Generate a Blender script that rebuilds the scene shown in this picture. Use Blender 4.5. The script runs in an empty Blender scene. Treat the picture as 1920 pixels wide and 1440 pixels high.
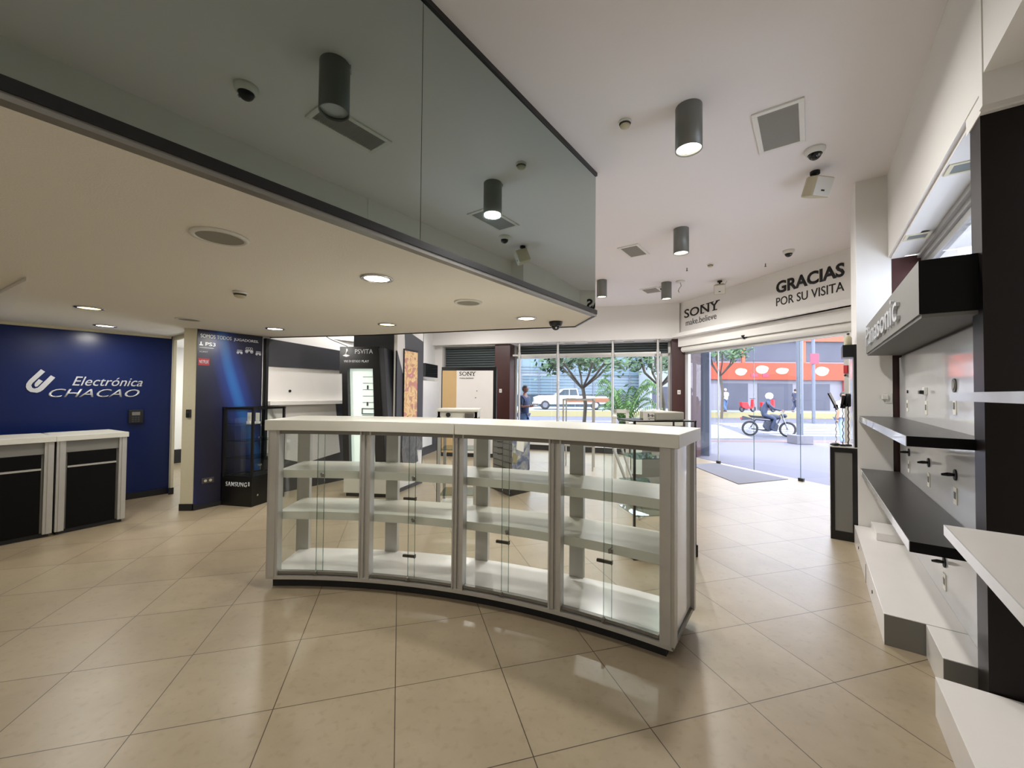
import bpy, math, random
from mathutils import Matrix, Vector
random.seed(7)
S = bpy.context.scene
COL = S.collection
R = math.radians

# ------------------------------------------------------------------ camera, world, sun, exposure
cam = bpy.data.cameras.new('camera'); cam_o = bpy.data.objects.new('camera', cam); COL.objects.link(cam_o)
F_PX, PITCH, ROLL, EYE = 755.81, 0.020974, -0.0088637, 1.6288
cam.sensor_fit = 'HORIZONTAL'; cam.sensor_width = 36.0; cam.lens = 36.0 * F_PX / 1920.0
cam.clip_start = 0.02; cam.clip_end = 300
cam_o.matrix_world = Matrix.Translation((0, 0, EYE)) @ Matrix.Rotation(math.pi/2 + PITCH, 4, 'X') @ Matrix.Rotation(-ROLL, 4, 'Z')
S.camera = cam_o
S.view_settings.view_transform = 'Standard'; S.view_settings.look = 'None'
S.view_settings.gamma = 1.0; S.view_settings.use_curve_mapping = False
S.view_settings.exposure = 0.5
SKY = 6.0
W = bpy.data.worlds.new('sky'); S.world = W; W.use_nodes = True
_n = W.node_tree; _bg = _n.nodes['Background']; _bg.inputs[0].default_value = (0.78, 0.84, 1.0, 1); _bg.inputs[1].default_value = SKY
def lamp(kind, loc, power, color=(1, 1, 1), size=0.1, rot=(0, 0, 0), spot=None, name='lamp_light', parent=None):
    l = bpy.data.lights.new(name, kind); l.energy = power; l.color = color
    if kind == 'AREA': l.shape = 'DISK'; l.size = size
    elif kind == 'SUN': l.angle = size
    else: l.shadow_soft_size = size
    if spot: l.spot_size = spot; l.spot_blend = 0.6
    o = bpy.data.objects.new(name, l); COL.objects.link(o); o.location = loc; o.rotation_euler = rot
    if parent: o.parent = parent
    return o
lamp('SUN', (0, 0, 30), 4.0, (1.0, 0.96, 0.9), 0.02, (R(38), 0, R(-25)), name='sun')
P_CYL, P_DOWN = 40.0, 13.0

# ------------------------------------------------------------------ frames
U_ANG = -36.58           # room axis frame: local x = across the room, local y = along it
def g(u, v): return (u*.596 + v*.803, u*.803 - v*.596)
F_O, F_ANG = (-2.14, 12.41), -17.5     # street window wall, local x along it, local y outwards
E_O, E_ANG = (4.58, 10.5), -72.5       # glass entrance wall
B_O, B_ANG = (4.39, 10.63), -75.6      # white fascia above the entrance
def loc2(frame, x, y):
    o, a = frame; c, s = math.cos(R(a)), math.sin(R(a))
    return (o[0] + x*c - y*s, o[1] + x*s + y*c)
UV = ((0, 0), U_ANG); FF = (F_O, F_ANG); EF = (E_O, E_ANG); BF = (B_O, B_ANG)

# ------------------------------------------------------------------ materials
def lin(c):
    if isinstance(c, str):
        c = tuple(int(c[i:i+2], 16)/255 for i in (0, 2, 4))
    return tuple(((x/12.92) if x <= 0.04045 else ((x+0.055)/1.055)**2.4) for x in c) + (1,)
def setin(b, k, v):
    if k in b.inputs: b.inputs[k].default_value = v
M = {}
def mat(name, color, rough=0.5, metal=0.0, noise=0.0, nscale=20.0, bump=0.0, spec=0.5, coat=0.0, emit=None, estr=0.0):
    m = bpy.data.materials.new(name); m.use_nodes = True; nt = m.node_tree; b = nt.nodes['Principled BSDF']
    c = lin(color); b.inputs['Base Color'].default_value = c
    setin(b, 'Roughness', rough); setin(b, 'Metallic', metal); setin(b, 'Specular IOR Level', spec); setin(b, 'Coat Weight', coat)
    if emit: setin(b, 'Emission Color', lin(emit)); setin(b, 'Emission Strength', estr)
    if noise or bump:
        tc = nt.nodes.new('ShaderNodeTexCoord'); nz = nt.nodes.new('ShaderNodeTexNoise'); nz.inputs['Scale'].default_value = nscale
        nz.inputs['Detail'].default_value = 5
        nt.links.new(tc.outputs['Object'], nz.inputs['Vector'])
        if noise:
            mx = nt.nodes.new('ShaderNodeMixRGB'); mx.inputs[1].default_value = tuple(x*(1-noise) for x in c[:3])+(1,)
            mx.inputs[2].default_value = tuple(min(1, x*(1+noise)) for x in c[:3])+(1,)
            nt.links.new(nz.outputs[0], mx.inputs[0]); nt.links.new(mx.outputs[0], b.inputs['Base Color'])
        if bump:
            bp = nt.nodes.new('ShaderNodeBump'); bp.inputs['Strength'].default_value = bump; bp.inputs['Distance'].default_value = 0.01
            nt.links.new(nz.outputs[0], bp.inputs['Height']); nt.links.new(bp.outputs[0], b.inputs['Normal'])
    M[name] = m; return m
def glass(name, tint, refl=0.08, rough=0.0, f0=0.04):
    m = bpy.data.materials.new(name); m.use_nodes = True; nt = m.node_tree
    for n in list(nt.nodes): nt.nodes.remove(n)
    o = nt.nodes.new('ShaderNodeOutputMaterial'); mx = nt.nodes.new('ShaderNodeMixShader')
    t = nt.nodes.new('ShaderNodeBsdfTransparent'); gl = nt.nodes.new('ShaderNodeBsdfGlossy'); gl.inputs['Roughness'].default_value = rough
    t.inputs[0].default_value = lin(tint); fr = nt.nodes.new('ShaderNodeFresnel'); fr.inputs[0].default_value = 1.45
    ad = nt.nodes.new('ShaderNodeMath'); ad.operation = 'ADD'; ad.inputs[1].default_value = refl; ad.use_clamp = True
    ge = nt.nodes.new('ShaderNodeNewGeometry'); iv = nt.nodes.new('ShaderNodeMath'); iv.operation = 'SUBTRACT'; iv.inputs[0].default_value = 1.0
    mu = nt.nodes.new('ShaderNodeMath'); mu.operation = 'MULTIPLY'; nt.links.new(ge.outputs['Backfacing'], iv.inputs[1])
    nt.links.new(fr.outputs[0], ad.inputs[0]); nt.links.new(ad.outputs[0], mu.inputs[0]); nt.links.new(iv.outputs[0], mu.inputs[1]); nt.links.new(mu.outputs[0], mx.inputs[0])
    nt.links.new(t.outputs[0], mx.inputs[1]); nt.links.new(gl.outputs[0], mx.inputs[2]); nt.links.new(mx.outputs[0], o.inputs[0])
    M[name] = m; return m
mat('white_wall', 'E2DFDA', 0.7, bump=0.05, nscale=60)
mat('ceiling_paint', 'E3DEDD', 0.8, bump=0.05, nscale=40)
mat('soffit_paint', 'E6E2D7', 0.85, noise=0.05, nscale=120, bump=0.25)
mat('cream_wall', 'CFC8AE', 0.7, noise=0.04, nscale=30)
mat('blue_wall', '031A50', 0.28, spec=0.35, noise=0.1, nscale=3)
mat('dark_wood', '0F0807', 0.35, spec=0.25, noise=0.25, nscale=9)
mat('maroon', '3A1A16', 0.4, noise=0.15, nscale=10)
mat('black_frame', '0A0A0B', 0.3)
mat('black_matte', '121214', 0.55)
mat('anthracite', '37373B', 0.45)
mat('grey_panel', '77756F', 0.5)
mat('mid_grey', '5E5C58', 0.5)
mat('white_laminate', 'DEDAD5', 0.22, noise=0.03, nscale=6)
mat('white_gloss', 'D6D6D6', 0.12, noise=0.03, nscale=5, coat=0.4)
mat('counter_white', 'CFCDC2', 0.3, noise=0.04, nscale=8)
mat('counter_edge', 'A6A399', 0.4)
mat('aluminium', 'B6B4AE', 0.36, metal=0.45, noise=0.06, nscale=15)
mat('dark_aluminium', '7C7972', 0.38, metal=0.5)
mat('chrome', 'C8C8C8', 0.15, metal=1.0)
mat('shelf_dark', '3C3B3A', 0.3, noise=0.12, nscale=10)
mat('black_edge', '040404', 0.5, spec=0.15)
mat('cylinder_grey', '73746F', 0.42, metal=0.3)
mat('beige_plastic', 'B9B094', 0.5)
mat('white_plastic', 'DAD8D0', 0.4)
mat('smoke_dome', '08080A', 0.08)
mat('grille', '8C897C', 0.6, bump=0.4, nscale=300)
mat('grille_blade', '9A9792', 0.5)
mat('shutter', '4A5353', 0.4, metal=0.5)
mat('lettering_black', '0B0B0D', 0.45)
mat('lettering_grey', '3A3A3E', 0.45)
mat('lettering_white', 'D8DCE2', 0.4)
mat('lettering_silver', 'C9CBCF', 0.35, metal=0.3)
mat('red_label', 'B01822', 0.5)
mat('beige_print', 'BFA070', 0.5, noise=0.06, nscale=3)
mat('mat_rubber', '6E6C72', 0.95, noise=0.12, nscale=80, bump=0.3)
mat('tv_black', '060607', 0.12)
mat('paper', 'DDD9CE', 0.7)
mat('box_grey', 'A29F92', 0.7)
mat('mint_panel', 'DDE9E2', 0.4)
mat('asphalt', 'B2B4CC', 0.9, noise=0.08, nscale=3)
mat('sidewalk', 'CCC6DC', 0.8, noise=0.06, nscale=5)
mat('pink_paving', 'CDA9A6', 0.8, noise=0.08, nscale=8)
mat('road_paint', 'F3F3F0', 0.8)
mat('yellow_paint', 'E6D9A0', 0.8)
mat('orange_panel', 'F0501E', 0.6)
mat('orange_trim', 'E8744C', 0.6)
mat('shop_grey', 'A9A6B2', 0.6, noise=0.1, nscale=1.2)
mat('shop_dark', '5A5C70', 0.5, noise=0.3, nscale=0.8)
mat('pale_facade', 'CAD4DA', 0.7, noise=0.05, nscale=1)
mat('blue_facade', '7FA0B4', 0.3, noise=0.12, nscale=0.5)
mat('blue_pane', '8FA9B8', 0.15)
mat('dark_pane', '4B5A66', 0.15)
mat('pink_sign', 'E8476A', 0.5)
mat('red_awning', 'D84A5C', 0.6)
mat('teal_awning', '8FC0BC', 0.6)
mat('cream_spot', 'F6EBC8', 0.6)
mat('pole_grey', '8790A4', 0.5)
mat('tyre', '26262A', 0.8)
mat('bike_dark', '2E3342', 0.4)
mat('bike_metal', '9C9EA6', 0.25, metal=0.9)
mat('car_paint', 'E6E2D6', 0.25, coat=0.5)
mat('car_orange', 'B5714A', 0.4)
mat('bark', '6E6558', 0.9, noise=0.25, nscale=8, bump=0.5)
mat('leaf', '4E7A3C', 0.6, noise=0.35, nscale=2)
mat('palm_leaf', '86C256', 0.5, noise=0.25, nscale=3)
mat('skin', 'A8765C', 0.55, noise=0.05, nscale=20)
mat('skin_dark', '7A5040', 0.55, noise=0.05, nscale=20)
mat('hair', '1C1614', 0.7)
mat('navy_cloth', '2C3650', 0.85, noise=0.1, nscale=15)
mat('white_cloth', 'E4E4E6', 0.85, noise=0.05, nscale=15)
mat('denim', '54698C', 0.9, noise=0.15, nscale=20)
mat('pale_denim', '8FA3C4', 0.9, noise=0.15, nscale=20)
mat('lamp_glow_white', 'FFFFFF', 0.5, emit='FFF6E4', estr=9.0)
mat('lamp_glow_warm', 'FFF2C0', 0.5, emit='FFE9A8', estr=2.6)
mat('lamp_off', 'B4B6B4', 0.25, metal=0.3)
mat('square_light', '8C9490', 0.2, metal=0.2)
mat('backlit', 'E9F4EE', 0.4, emit='DFF2E8', estr=0.35)
glass('case_glass', 'FBFDFC', 0.02)
glass('street_glass', 'FAFCFD', 0.03)
glass('edge_glass', 'BCCAC5', 0.02)
def mirror_mat():
    m = mat('smoked_mirror', 'B2BDB9', 0.015, metal=1.0); return m
mirror_mat()
def floor_mat():
    m = mat('stone_tile', 'A3947C', 0.24); nt = m.node_tree; b = nt.nodes['Principled BSDF']; L = nt.links.new; setin(b, 'Specular IOR Level', 0.6)
    tc = nt.nodes.new('ShaderNodeTexCoord'); mp = nt.nodes.new('ShaderNodeMapping'); mp.vector_type = 'TEXTURE'
    mp.inputs['Location'].default_value = (-1.6226, 1.3544, 0); mp.inputs['Rotation'].default_value = (0, 0, R(15.59)); mp.inputs['Scale'].default_value = (.6, .6, .6)
    L(tc.outputs['Object'], mp.inputs[0])
    br = nt.nodes.new('ShaderNodeTexBrick'); br.offset = 0; br.squash = 1
    for k, v in (('Scale', 1.0), ('Mortar Size', 0.0045), ('Mortar Smooth', 0.25), ('Brick Width', 1.0), ('Row Height', 1.0), ('Bias', 0.0)): br.inputs[k].default_value = v
    br.inputs['Color1'].default_value = lin('A0927A'); br.inputs['Color2'].default_value = lin('9A8B73'); br.inputs['Mortar'].default_value = lin('43372A')
    L(mp.outputs[0], br.inputs['Vector'])
    nz = nt.nodes.new('ShaderNodeTexNoise'); nz.inputs['Scale'].default_value = 3.0; nz.inputs['Detail'].default_value = 8; nz.inputs['Roughness'].default_value = 0.65
    L(tc.outputs['Object'], nz.inputs['Vector'])
    rp = nt.nodes.new('ShaderNodeValToRGB'); rp.color_ramp.elements[0].position = 0.3; rp.color_ramp.elements[0].color = (.88, .87, .855, 1)
    rp.color_ramp.elements[1].position = 0.7; rp.color_ramp.elements[1].color = (1.04, 1.04, 1.04, 1)
    L(nz.outputs[0], rp.inputs[0])
    mu = nt.nodes.new('ShaderNodeMixRGB'); mu.blend_type = 'MULTIPLY'; mu.inputs[0].default_value = 1
    L(br.outputs['Color'], mu.inputs[1]); L(rp.outputs[0], mu.inputs[2])
    n2 = nt.nodes.new('ShaderNodeTexNoise'); n2.inputs['Scale'].default_value = 22; n2.inputs['Detail'].default_value = 6; L(tc.outputs['Object'], n2.inputs['Vector'])
    r2 = nt.nodes.new('ShaderNodeValToRGB'); r2.color_ramp.elements[0].position = 0.28; r2.color_ramp.elements[0].color = (.88, .86, .83, 1); r2.color_ramp.elements[1].position = .45; r2.color_ramp.elements[1].color = (1, 1, 1, 1)
    L(n2.outputs[0], r2.inputs[0]); m2 = nt.nodes.new('ShaderNodeMixRGB'); m2.blend_type = 'MULTIPLY'; m2.inputs[0].default_value = 1
    L(mu.outputs[0], m2.inputs[1]); L(r2.outputs[0], m2.inputs[2]); L(m2.outputs[0], b.inputs['Base Color'])
    bp = nt.nodes.new('ShaderNodeBump'); bp.inputs['Strength'].default_value = 0.15; bp.inputs['Distance'].default_value = 0.004; bp.invert = True
    L(br.outputs['Fac'], bp.inputs['Height']); L(bp.outputs[0], b.inputs['Normal'])
    mr = nt.nodes.new('ShaderNodeMapRange'); mr.inputs[3].default_value = 0.3; mr.inputs[4].default_value = 0.4
    L(n2.outputs[0], mr.inputs[0]); L(mr.outputs[0], b.inputs['Roughness'])
floor_mat()
def mural_mat():
    m = mat('blue_mural', '0A0C3C', 0.3); nt = m.node_tree; b = nt.nodes['Principled BSDF']; L = nt.links.new
    tc = nt.nodes.new('ShaderNodeTexCoord'); w = nt.nodes.new('ShaderNodeTexWave'); w.inputs['Scale'].default_value = 0.32; w.inputs['Distortion'].default_value = 2.2
    w.inputs['Detail'].default_value = 1.5; w.inputs['Phase Offset'].default_value = 4.1
    mp = nt.nodes.new('ShaderNodeMapping'); mp.inputs['Rotation'].default_value = (0, R(12), 0)
    L(tc.outputs['Object'], mp.inputs[0]); L(mp.outputs[0], w.inputs['Vector'])
    r = nt.nodes.new('ShaderNodeValToRGB'); e = r.color_ramp.elements
    e[0].position = 0.0; e[0].color = lin('050620'); e[1].position = 1.0; e[1].color = lin('1C5AA0')
    k = e.new(0.62); k.color = lin('080D3A'); k = e.new(0.93); k.color = lin('0E2C74')
    L(w.outputs[0], r.inputs[0]); L(r.outputs[0], b.inputs['Base Color'])
mural_mat()
def art_mat(name, cols, scale):
    m = mat(name, 'FFFFFF', 0.4); nt = m.node_tree; b = nt.nodes['Principled BSDF']; L = nt.links.new
    tc = nt.nodes.new('ShaderNodeTexCoord'); n = nt.nodes.new('ShaderNodeTexNoise'); n.inputs['Scale'].default_value = scale; n.inputs['Detail'].default_value = 3; n.inputs['Distortion'].default_value = 1.2
    r = nt.nodes.new('ShaderNodeValToRGB'); r.color_ramp.interpolation = 'EASE'; e = r.color_ramp.elements
    for i, c in enumerate(cols):
        p = 0.25 + 0.5*i/(len(cols)-1)
        if i == 0: e[0].position = p; e[0].color = lin(c)
        elif i == len(cols)-1: e[-1].position = p; e[-1].color = lin(c)
        else: k = e.new(p); k.color = lin(c)
    L(tc.outputs['Object'], n.inputs['Vector']); L(n.outputs[0], r.inputs[0]); L(r.outputs[0], b.inputs['Base Color'])
def dim(names, k):
    for nme in names:
        b = M[nme].node_tree.nodes['Principled BSDF']
        for n in M[nme].node_tree.nodes:
            if n.bl_idname == 'ShaderNodeMixRGB':
                for i in (1, 2): n.inputs[i].default_value = tuple(x*k for x in n.inputs[i].default_value[:3])+(1,)
        b.inputs['Base Color'].default_value = tuple(x*k for x in b.inputs['Base Color'].default_value[:3])+(1,)
# sunlit outdoor surfaces: real street albedos (asphalt, concrete, painted render) are far lower than indoor whites
dim(['sidewalk', 'pink_paving'], 0.20)
dim(['asphalt'], 0.15)
dim(['road_paint', 'yellow_paint'], 0.30)
dim(['bark'], 0.45)
dim(['orange_panel', 'orange_trim', 'shop_grey', 'shop_dark', 'pale_facade', 'blue_facade', 'blue_pane', 'dark_pane',
     'pink_sign', 'red_awning', 'teal_awning', 'cream_spot', 'pole_grey', 'car_paint', 'car_orange', 'leaf', 'palm_leaf'], 0.38)
art_mat('warm_print', ['6A4A30', 'D8A468', 'E9C890', 'C08A6C', 'D0788C', 'E4D2B0'], 6.0)
art_mat('grey_print', ['2E2E30', '4A4A4C', '6A6868', '3C3A40'], 5.0)
art_mat('stand_print', ['33384A', '566078', '8A8C90', 'B9B6A4', '3C3E50'], 5.5)
def slat_wave(name, c1, c2, scale, rough=0.4, metal=0.4, axis='Z'):
    m = mat(name, c1, rough, metal=metal); nt = m.node_tree; b = nt.nodes['Principled BSDF']; L = nt.links.new
    tc = nt.nodes.new('ShaderNodeTexCoord'); w = nt.nodes.new('ShaderNodeTexWave'); w.bands_direction = axis; w.inputs['Scale'].default_value = scale
    L(tc.outputs['Object'], w.inputs['Vector']); bp = nt.nodes.new('ShaderNodeBump'); bp.inputs['Strength'].default_value = 0.9; bp.inputs['Distance'].default_value = 0.03
    L(w.outputs[0], bp.inputs['Height']); L(bp.outputs[0], b.inputs['Normal'])
    mx = nt.nodes.new('ShaderNodeMixRGB'); mx.inputs[1].default_value = lin(c1); mx.inputs[2].default_value = lin(c2); L(w.outputs[0], mx.inputs[0]); L(mx.outputs[0], b.inputs['Base Color'])
slat_wave('shutter_slats', '2E3636', '6A7474', 4.2)

# ------------------------------------------------------------------ mesh builder
class MB:
    def __init__(s): s.v = []; s.f = []; s.sm = []
    def add(s, vs, fs, smooth=False, T=None):
        o = len(s.v)
        for p in vs:
            p = Vector(p); s.v.append(tuple(T @ p) if T else tuple(p))
        for f in fs: s.f.append([i+o for i in f]); s.sm.append(smooth)
        return s
    def box(s, x0, x1, y0, y1, z0, z1, T=None):
        x0, x1 = sorted((x0, x1)); y0, y1 = sorted((y0, y1)); z0, z1 = sorted((z0, z1))
        return s.add([(x0,y0,z0),(x1,y0,z0),(x1,y1,z0),(x0,y1,z0),(x0,y0,z1),(x1,y0,z1),(x1,y1,z1),(x0,y1,z1)],
                     [(0,3,2,1),(4,5,6,7),(0,1,5,4),(1,2,6,5),(2,3,7,6),(3,0,4,7)], T=T)
    def prism(s, poly, z0, z1, T=None):
        if sum(poly[i][0]*poly[(i+1) % len(poly)][1]-poly[(i+1) % len(poly)][0]*poly[i][1] for i in range(len(poly))) < 0: poly = poly[::-1]
        n = len(poly); vs = [(x, y, z0) for x, y in poly]+[(x, y, z1) for x, y in poly]
        return s.add(vs, [tuple(range(n))[::-1], tuple(range(n, 2*n))]+[(i, (i+1) % n, n+(i+1) % n, n+i) for i in range(n)], T=T)
    def wall(s, poly, y0, y1, T=None):      # polygon in x,z extruded along y
        if sum(poly[i][0]*poly[(i+1) % len(poly)][1]-poly[(i+1) % len(poly)][0]*poly[i][1] for i in range(len(poly))) < 0: poly = poly[::-1]
        n = len(poly); vs = [(x, y0, z) for x, z in poly]+[(x, y1, z) for x, z in poly]
        return s.add(vs, [tuple(range(n)), tuple(range(n, 2*n))[::-1]]+[((i+1) % n, i, n+i, n+(i+1) % n) for i in range(n)], T=T)
    def cyl(s, p0, p1, r0, r1=None, n=20, caps=True):
        r1 = r0 if r1 is None else r1; p0 = Vector(p0); p1 = Vector(p1); d = (p1-p0).normalized()
        a = d.orthogonal().normalized(); b = d.cross(a)
        vs = [p0+(a*math.cos(2*math.pi*i/n)+b*math.sin(2*math.pi*i/n))*r0 for i in range(n)]+[p1+(a*math.cos(2*math.pi*i/n)+b*math.sin(2*math.pi*i/n))*r1 for i in range(n)]
        s.add(vs, [(i, (i+1) % n, n+(i+1) % n, n+i) for i in range(n)], True)
        if caps: s.add(vs, [tuple(range(n))[::-1], tuple(range(n, 2*n))])
        return s
    def tube(s, pts, r, n=8):
        for a, b in zip(pts[:-1], pts[1:]): s.cyl(a, b, r, n=n); 
        for p in pts[1:-1]: s.ball(p, r, n, max(4, n//2))
        return s
    def lathe(s, prof, n=28, c=(0, 0, 0), smooth=True):
        vs = []; fs = []; m = len(prof)
        for i in range(n):
            a = 2*math.pi*i/n
            for r, z in prof: vs.append((c[0]+r*math.cos(a), c[1]+r*math.sin(a), c[2]+z))
        for i in range(n):
            j = (i+1) % n
            for k in range(m-1): fs.append((i*m+k, j*m+k, j*m+k+1, i*m+k+1))
        return s.add(vs, fs, smooth)
    def ball(s, c, r, n=16, m=10, sc=(1, 1, 1)):
        vs = []; fs = []
        for j in range(m+1):
            t = math.pi*j/m
            for i in range(n):
                a = 2*math.pi*i/n; vs.append((c[0]+r*sc[0]*math.sin(t)*math.cos(a), c[1]+r*sc[1]*math.sin(t)*math.sin(a), c[2]+r*sc[2]*math.cos(t)))
        for j in range(m):
            for i in range(n): fs.append((j*n+i, (j+1)*n+i, (j+1)*n+(i+1) % n, j*n+(i+1) % n))
        return s.add(vs, fs, True)
    def torus(s, c, R0, r, axis='y', n=28, k=10):
        vs = []; fs = []
        for i in range(n):
            a = 2*math.pi*i/n
            for j in range(k):
                b = 2*math.pi*j/k; q = R0+r*math.cos(b); w = r*math.sin(b)
                p = (q*math.cos(a), w, q*math.sin(a)) if axis == 'y' else (q*math.cos(a), q*math.sin(a), w)
                vs.append((c[0]+p[0], c[1]+p[1], c[2]+p[2]))
        for i in range(n):
            for j in range(k): fs.append((i*k+j, ((i+1) % n)*k+j, ((i+1) % n)*k+(j+1) % k, i*k+(j+1) % k))
        return s.add(vs, fs, True)
    def arc(s, c, r0, r1, a0, a1, z0, z1, n=24):     # curved slab between two radii
        vs = []
        for i in range(n+1):
            a = R(a0+(a1-a0)*i/n); ca, sa = math.cos(a), math.sin(a)
            for r in (r0, r1):
                for z in (z0, z1): vs.append((c[0]+r*ca, c[1]+r*sa, z))
        fs = []; sm = []
        for i in range(n):
            p, q = 4*i, 4*i+4
            fs += [(p, q, q+1, p+1), (p+2, p+3, q+3, q+2), (p+1, q+1, q+3, p+3), (p, p+2, q+2, q)]
        fs += [(0, 1, 3, 2), (4*n, 4*n+2, 4*n+3, 4*n+1)]
        return s.add(vs, fs)
    def build(s, name, m, parent=None, loc=None, rz=None, bevel=0.0, **props):
        me = bpy.data.meshes.new(name); me.from_pydata(s.v, [], s.f); me.validate(); me.update()
        me.polygons.foreach_set('use_smooth', s.sm[:len(me.polygons)]) if len(s.sm) == len(me.polygons) else None
        me.materials.append(M[m])
        import bmesh
        bm = bmesh.new(); bm.from_mesh(me); bmesh.ops.recalc_face_normals(bm, faces=bm.faces); bm.to_mesh(me); bm.free()
        o = bpy.data.objects.new(name, me); COL.objects.link(o)
        if parent: o.parent = parent
        if loc is not None: o.location = loc
        if rz is not None: o.rotation_euler = (0, 0, R(rz))
        if bevel:
            b = o.modifiers.new('bevel', 'BEVEL'); b.width = bevel; b.segments = 2; b.limit_method = 'ANGLE'; b.angle_limit = R(40)
        for k, v in props.items(): o[k] = v
        return o
def thing(name, label, cat, loc, rz=0, group=None):
    o = bpy.data.objects.new(name, None); COL.objects.link(o); o.location = loc; o.rotation_euler = (0, 0, R(rz)); o.empty_display_size = 0.1
    o['label'] = label; o['category'] = cat
    if group: o['group'] = group
    return o
def tag(o, label, cat, group=None):
    o['label'] = label; o['category'] = cat
    if group: o['group'] = group
    return o
def kids(o): return [c for c in bpy.data.objects if c.parent == o]
def dup(root, loc, rz=None, label=None, group=None):
    r = root.copy(); COL.objects.link(r); r.location = loc
    if rz is not None: r.rotation_euler = (0, 0, R(rz))
    if label: r['label'] = label
    if group: r['group'] = group
    for ch in kids(root):
        c = ch.copy(); COL.objects.link(c); c.parent = r
        for gch in kids(ch):
            d = gch.copy(); COL.objects.link(d); d.parent = c
    return r
def struct(mb, name, m, loc=(0, 0, 0), rz=0, parent=None, **k):
    o = mb.build(name, m, parent, loc, rz, **k)
    if not parent: o['kind'] = 'structure'
    return o
def text(body, height, m, name, parent, loc, rot=(90, 0, 0), depth=0.004, bold=0.0, sx=1.0, shear=0.0, width=None, spacing=1.0, align='LEFT'):
    cu = bpy.data.curves.new(name, 'FONT'); cu.body = body; cu.size = 1; cu.extrude = 0.0; cu.offset = bold; cu.shear = shear; cu.space_character = spacing; cu.align_x = align; cu.resolution_u = 3
    t = bpy.data.objects.new('tmp', cu); COL.objects.link(t)
    dg = bpy.context.evaluated_depsgraph_get(); dg.update()
    me = bpy.data.meshes.new_from_object(t.evaluated_get(dg)); bpy.data.objects.remove(t)
    xs = [v.co.x for v in me.vertices]; ys = [v.co.y for v in me.vertices]
    x0, x1 = min(xs), max(xs); y0 = min(ys); y1 = max(ys)
    ky = height/(y1-y0); kx = (width/(x1-x0)) if width else ky*sx
    import bmesh
    bm = bmesh.new(); bm.from_mesh(me)
    for v in bm.verts: v.co = Vector(((v.co.x-(x0 if align == 'LEFT' else 0))*kx, (v.co.y-y0)*ky, 0))
    ret = bmesh.ops.extrude_face_region(bm, geom=bm.faces[:])
    for v in [e for e in ret['geom'] if isinstance(e, bmesh.types.BMVert)]: v.co.z += depth
    bmesh.ops.recalc_face_normals(bm, faces=bm.faces); bm.to_mesh(me); bm.free()
    me.materials.clear(); me.materials.append(M[m])
    me.name = name
    o = bpy.data.objects.new(name, me); COL.objects.link(o); o.parent = parent; o.location = loc; o.rotation_euler = tuple(R(a) for a in rot)
    return o

# ================================================================== THE SETTING
ZC, ZS = 4.02, 2.46          # high ceiling, underside of the mezzanine
SOF = 3.09
# floor
f = MB(); f.prism([g(-4, .95), g(5.9, .95), g(6.6, .72), (5.9, 6.75), loc2(EF, -.2, .12), loc2(FF, 7.0, .9), loc2(FF, -.9, .9), (-4.0, 7.6), g(5.0, -11.4), g(1.8, -11.4), g(1.8, -8.3), g(-4, -8.3)], -0.12, 0)
struct(f, 'floor', 'stone_tile')
# ceilings
c = MB(); c.prism([g(-4.1, 1.0), g(5.9, 1.0), (5.9, 6.2), (6.6, 7), loc2(FF, 7.6, 1.0), loc2(FF, -1.2, 1.0), (-5.2, 6.6), g(-4.1, -8.3)], ZC, ZC+.12)
struct(c, 'ceiling', 'ceiling_paint')
MEZ = [g(-4, -1.88), (0.885, 4.325), (0.79, 5.02), (-0.06, 5.27), (-2.03, 5.92), (-3.94, 6.35), (-5.3, 6.62), (-6.9, 5.6), g(-4, -8.2)]
c = MB(); c.prism(MEZ, ZS, ZS+.08); struct(c, 'ceiling', 'soffit_paint')
c = MB()
inner = [g(-4, -1.9), (0.86, 4.33), (0.77, 5.0), (-0.06, 5.25), (-2.03, 5.9), (-3.94, 6.33)]
for a, b in zip(inner[1:-1], inner[2:]):
    d = Vector((b[0]-a[0], b[1]-a[1])).normalized(); nn = (-d.y*.03, d.x*.03)
    c.prism([a, b, (b[0]-nn[0], b[1]-nn[1]), (a[0]-nn[0], a[1]-nn[1])], ZS+.08, ZC)
struct(c, 'wall_mezzanine', 'white_wall')
# smoked mirror glass front of the mezzanine (v = -1.86)
w = MB(); w.box(-1.875, -1.862, -4, -.852, ZS+.06, ZC-.035)
w1 = struct(w, 'window_1', 'smoked_mirror', rz=U_ANG)
for a, b in ((-.848, 1.578), (1.582, 4.0)):
    w = MB(); w.box(-1.875, -1.862, a, b, ZS+.06, ZC-.035); w.build('glass_panel', 'smoked_mirror', w1)
w = MB(); w.box(-1.872, -1.9, -4, 4.0, ZS+.06, ZC-.03); w.build('backing_panel', 'black_matte', w1)
t = MB(); t.box(-1.9, -1.845, -4, 4.015, ZS+.018, ZS+.062); struct(t, 'trim_1', 'black_frame', rz=U_ANG)
t = MB(); t.box(-1.9, -1.852, -4, 4.015, ZS-.006, ZS+.018); struct(t, 'trim_2', 'dark_aluminium', rz=U_ANG)
t = MB(); t.box(-1.9, -1.85, -4, 4.015, ZC-.037, ZC); struct(t, 'trim_3', 'black_frame', rz=U_ANG)
t = MB()
edge = [(0.885, 4.325), (0.79, 5.02), (-0.06, 5.27), (-2.03, 5.92), (-3.94, 6.35)]
for a, b in zip(edge[:-1], edge[1:]):
    d = Vector((b[0]-a[0], b[1]-a[1])).normalized(); nn = (-d.y*.02, d.x*.02)
    t.prism([a, b, (b[0]+nn[0], b[1]+nn[1]), (a[0]+nn[0], a[1]+nn[1])], ZS-.012, ZS+.03)
struct(t, 'trim_4', 'black_frame')
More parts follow.
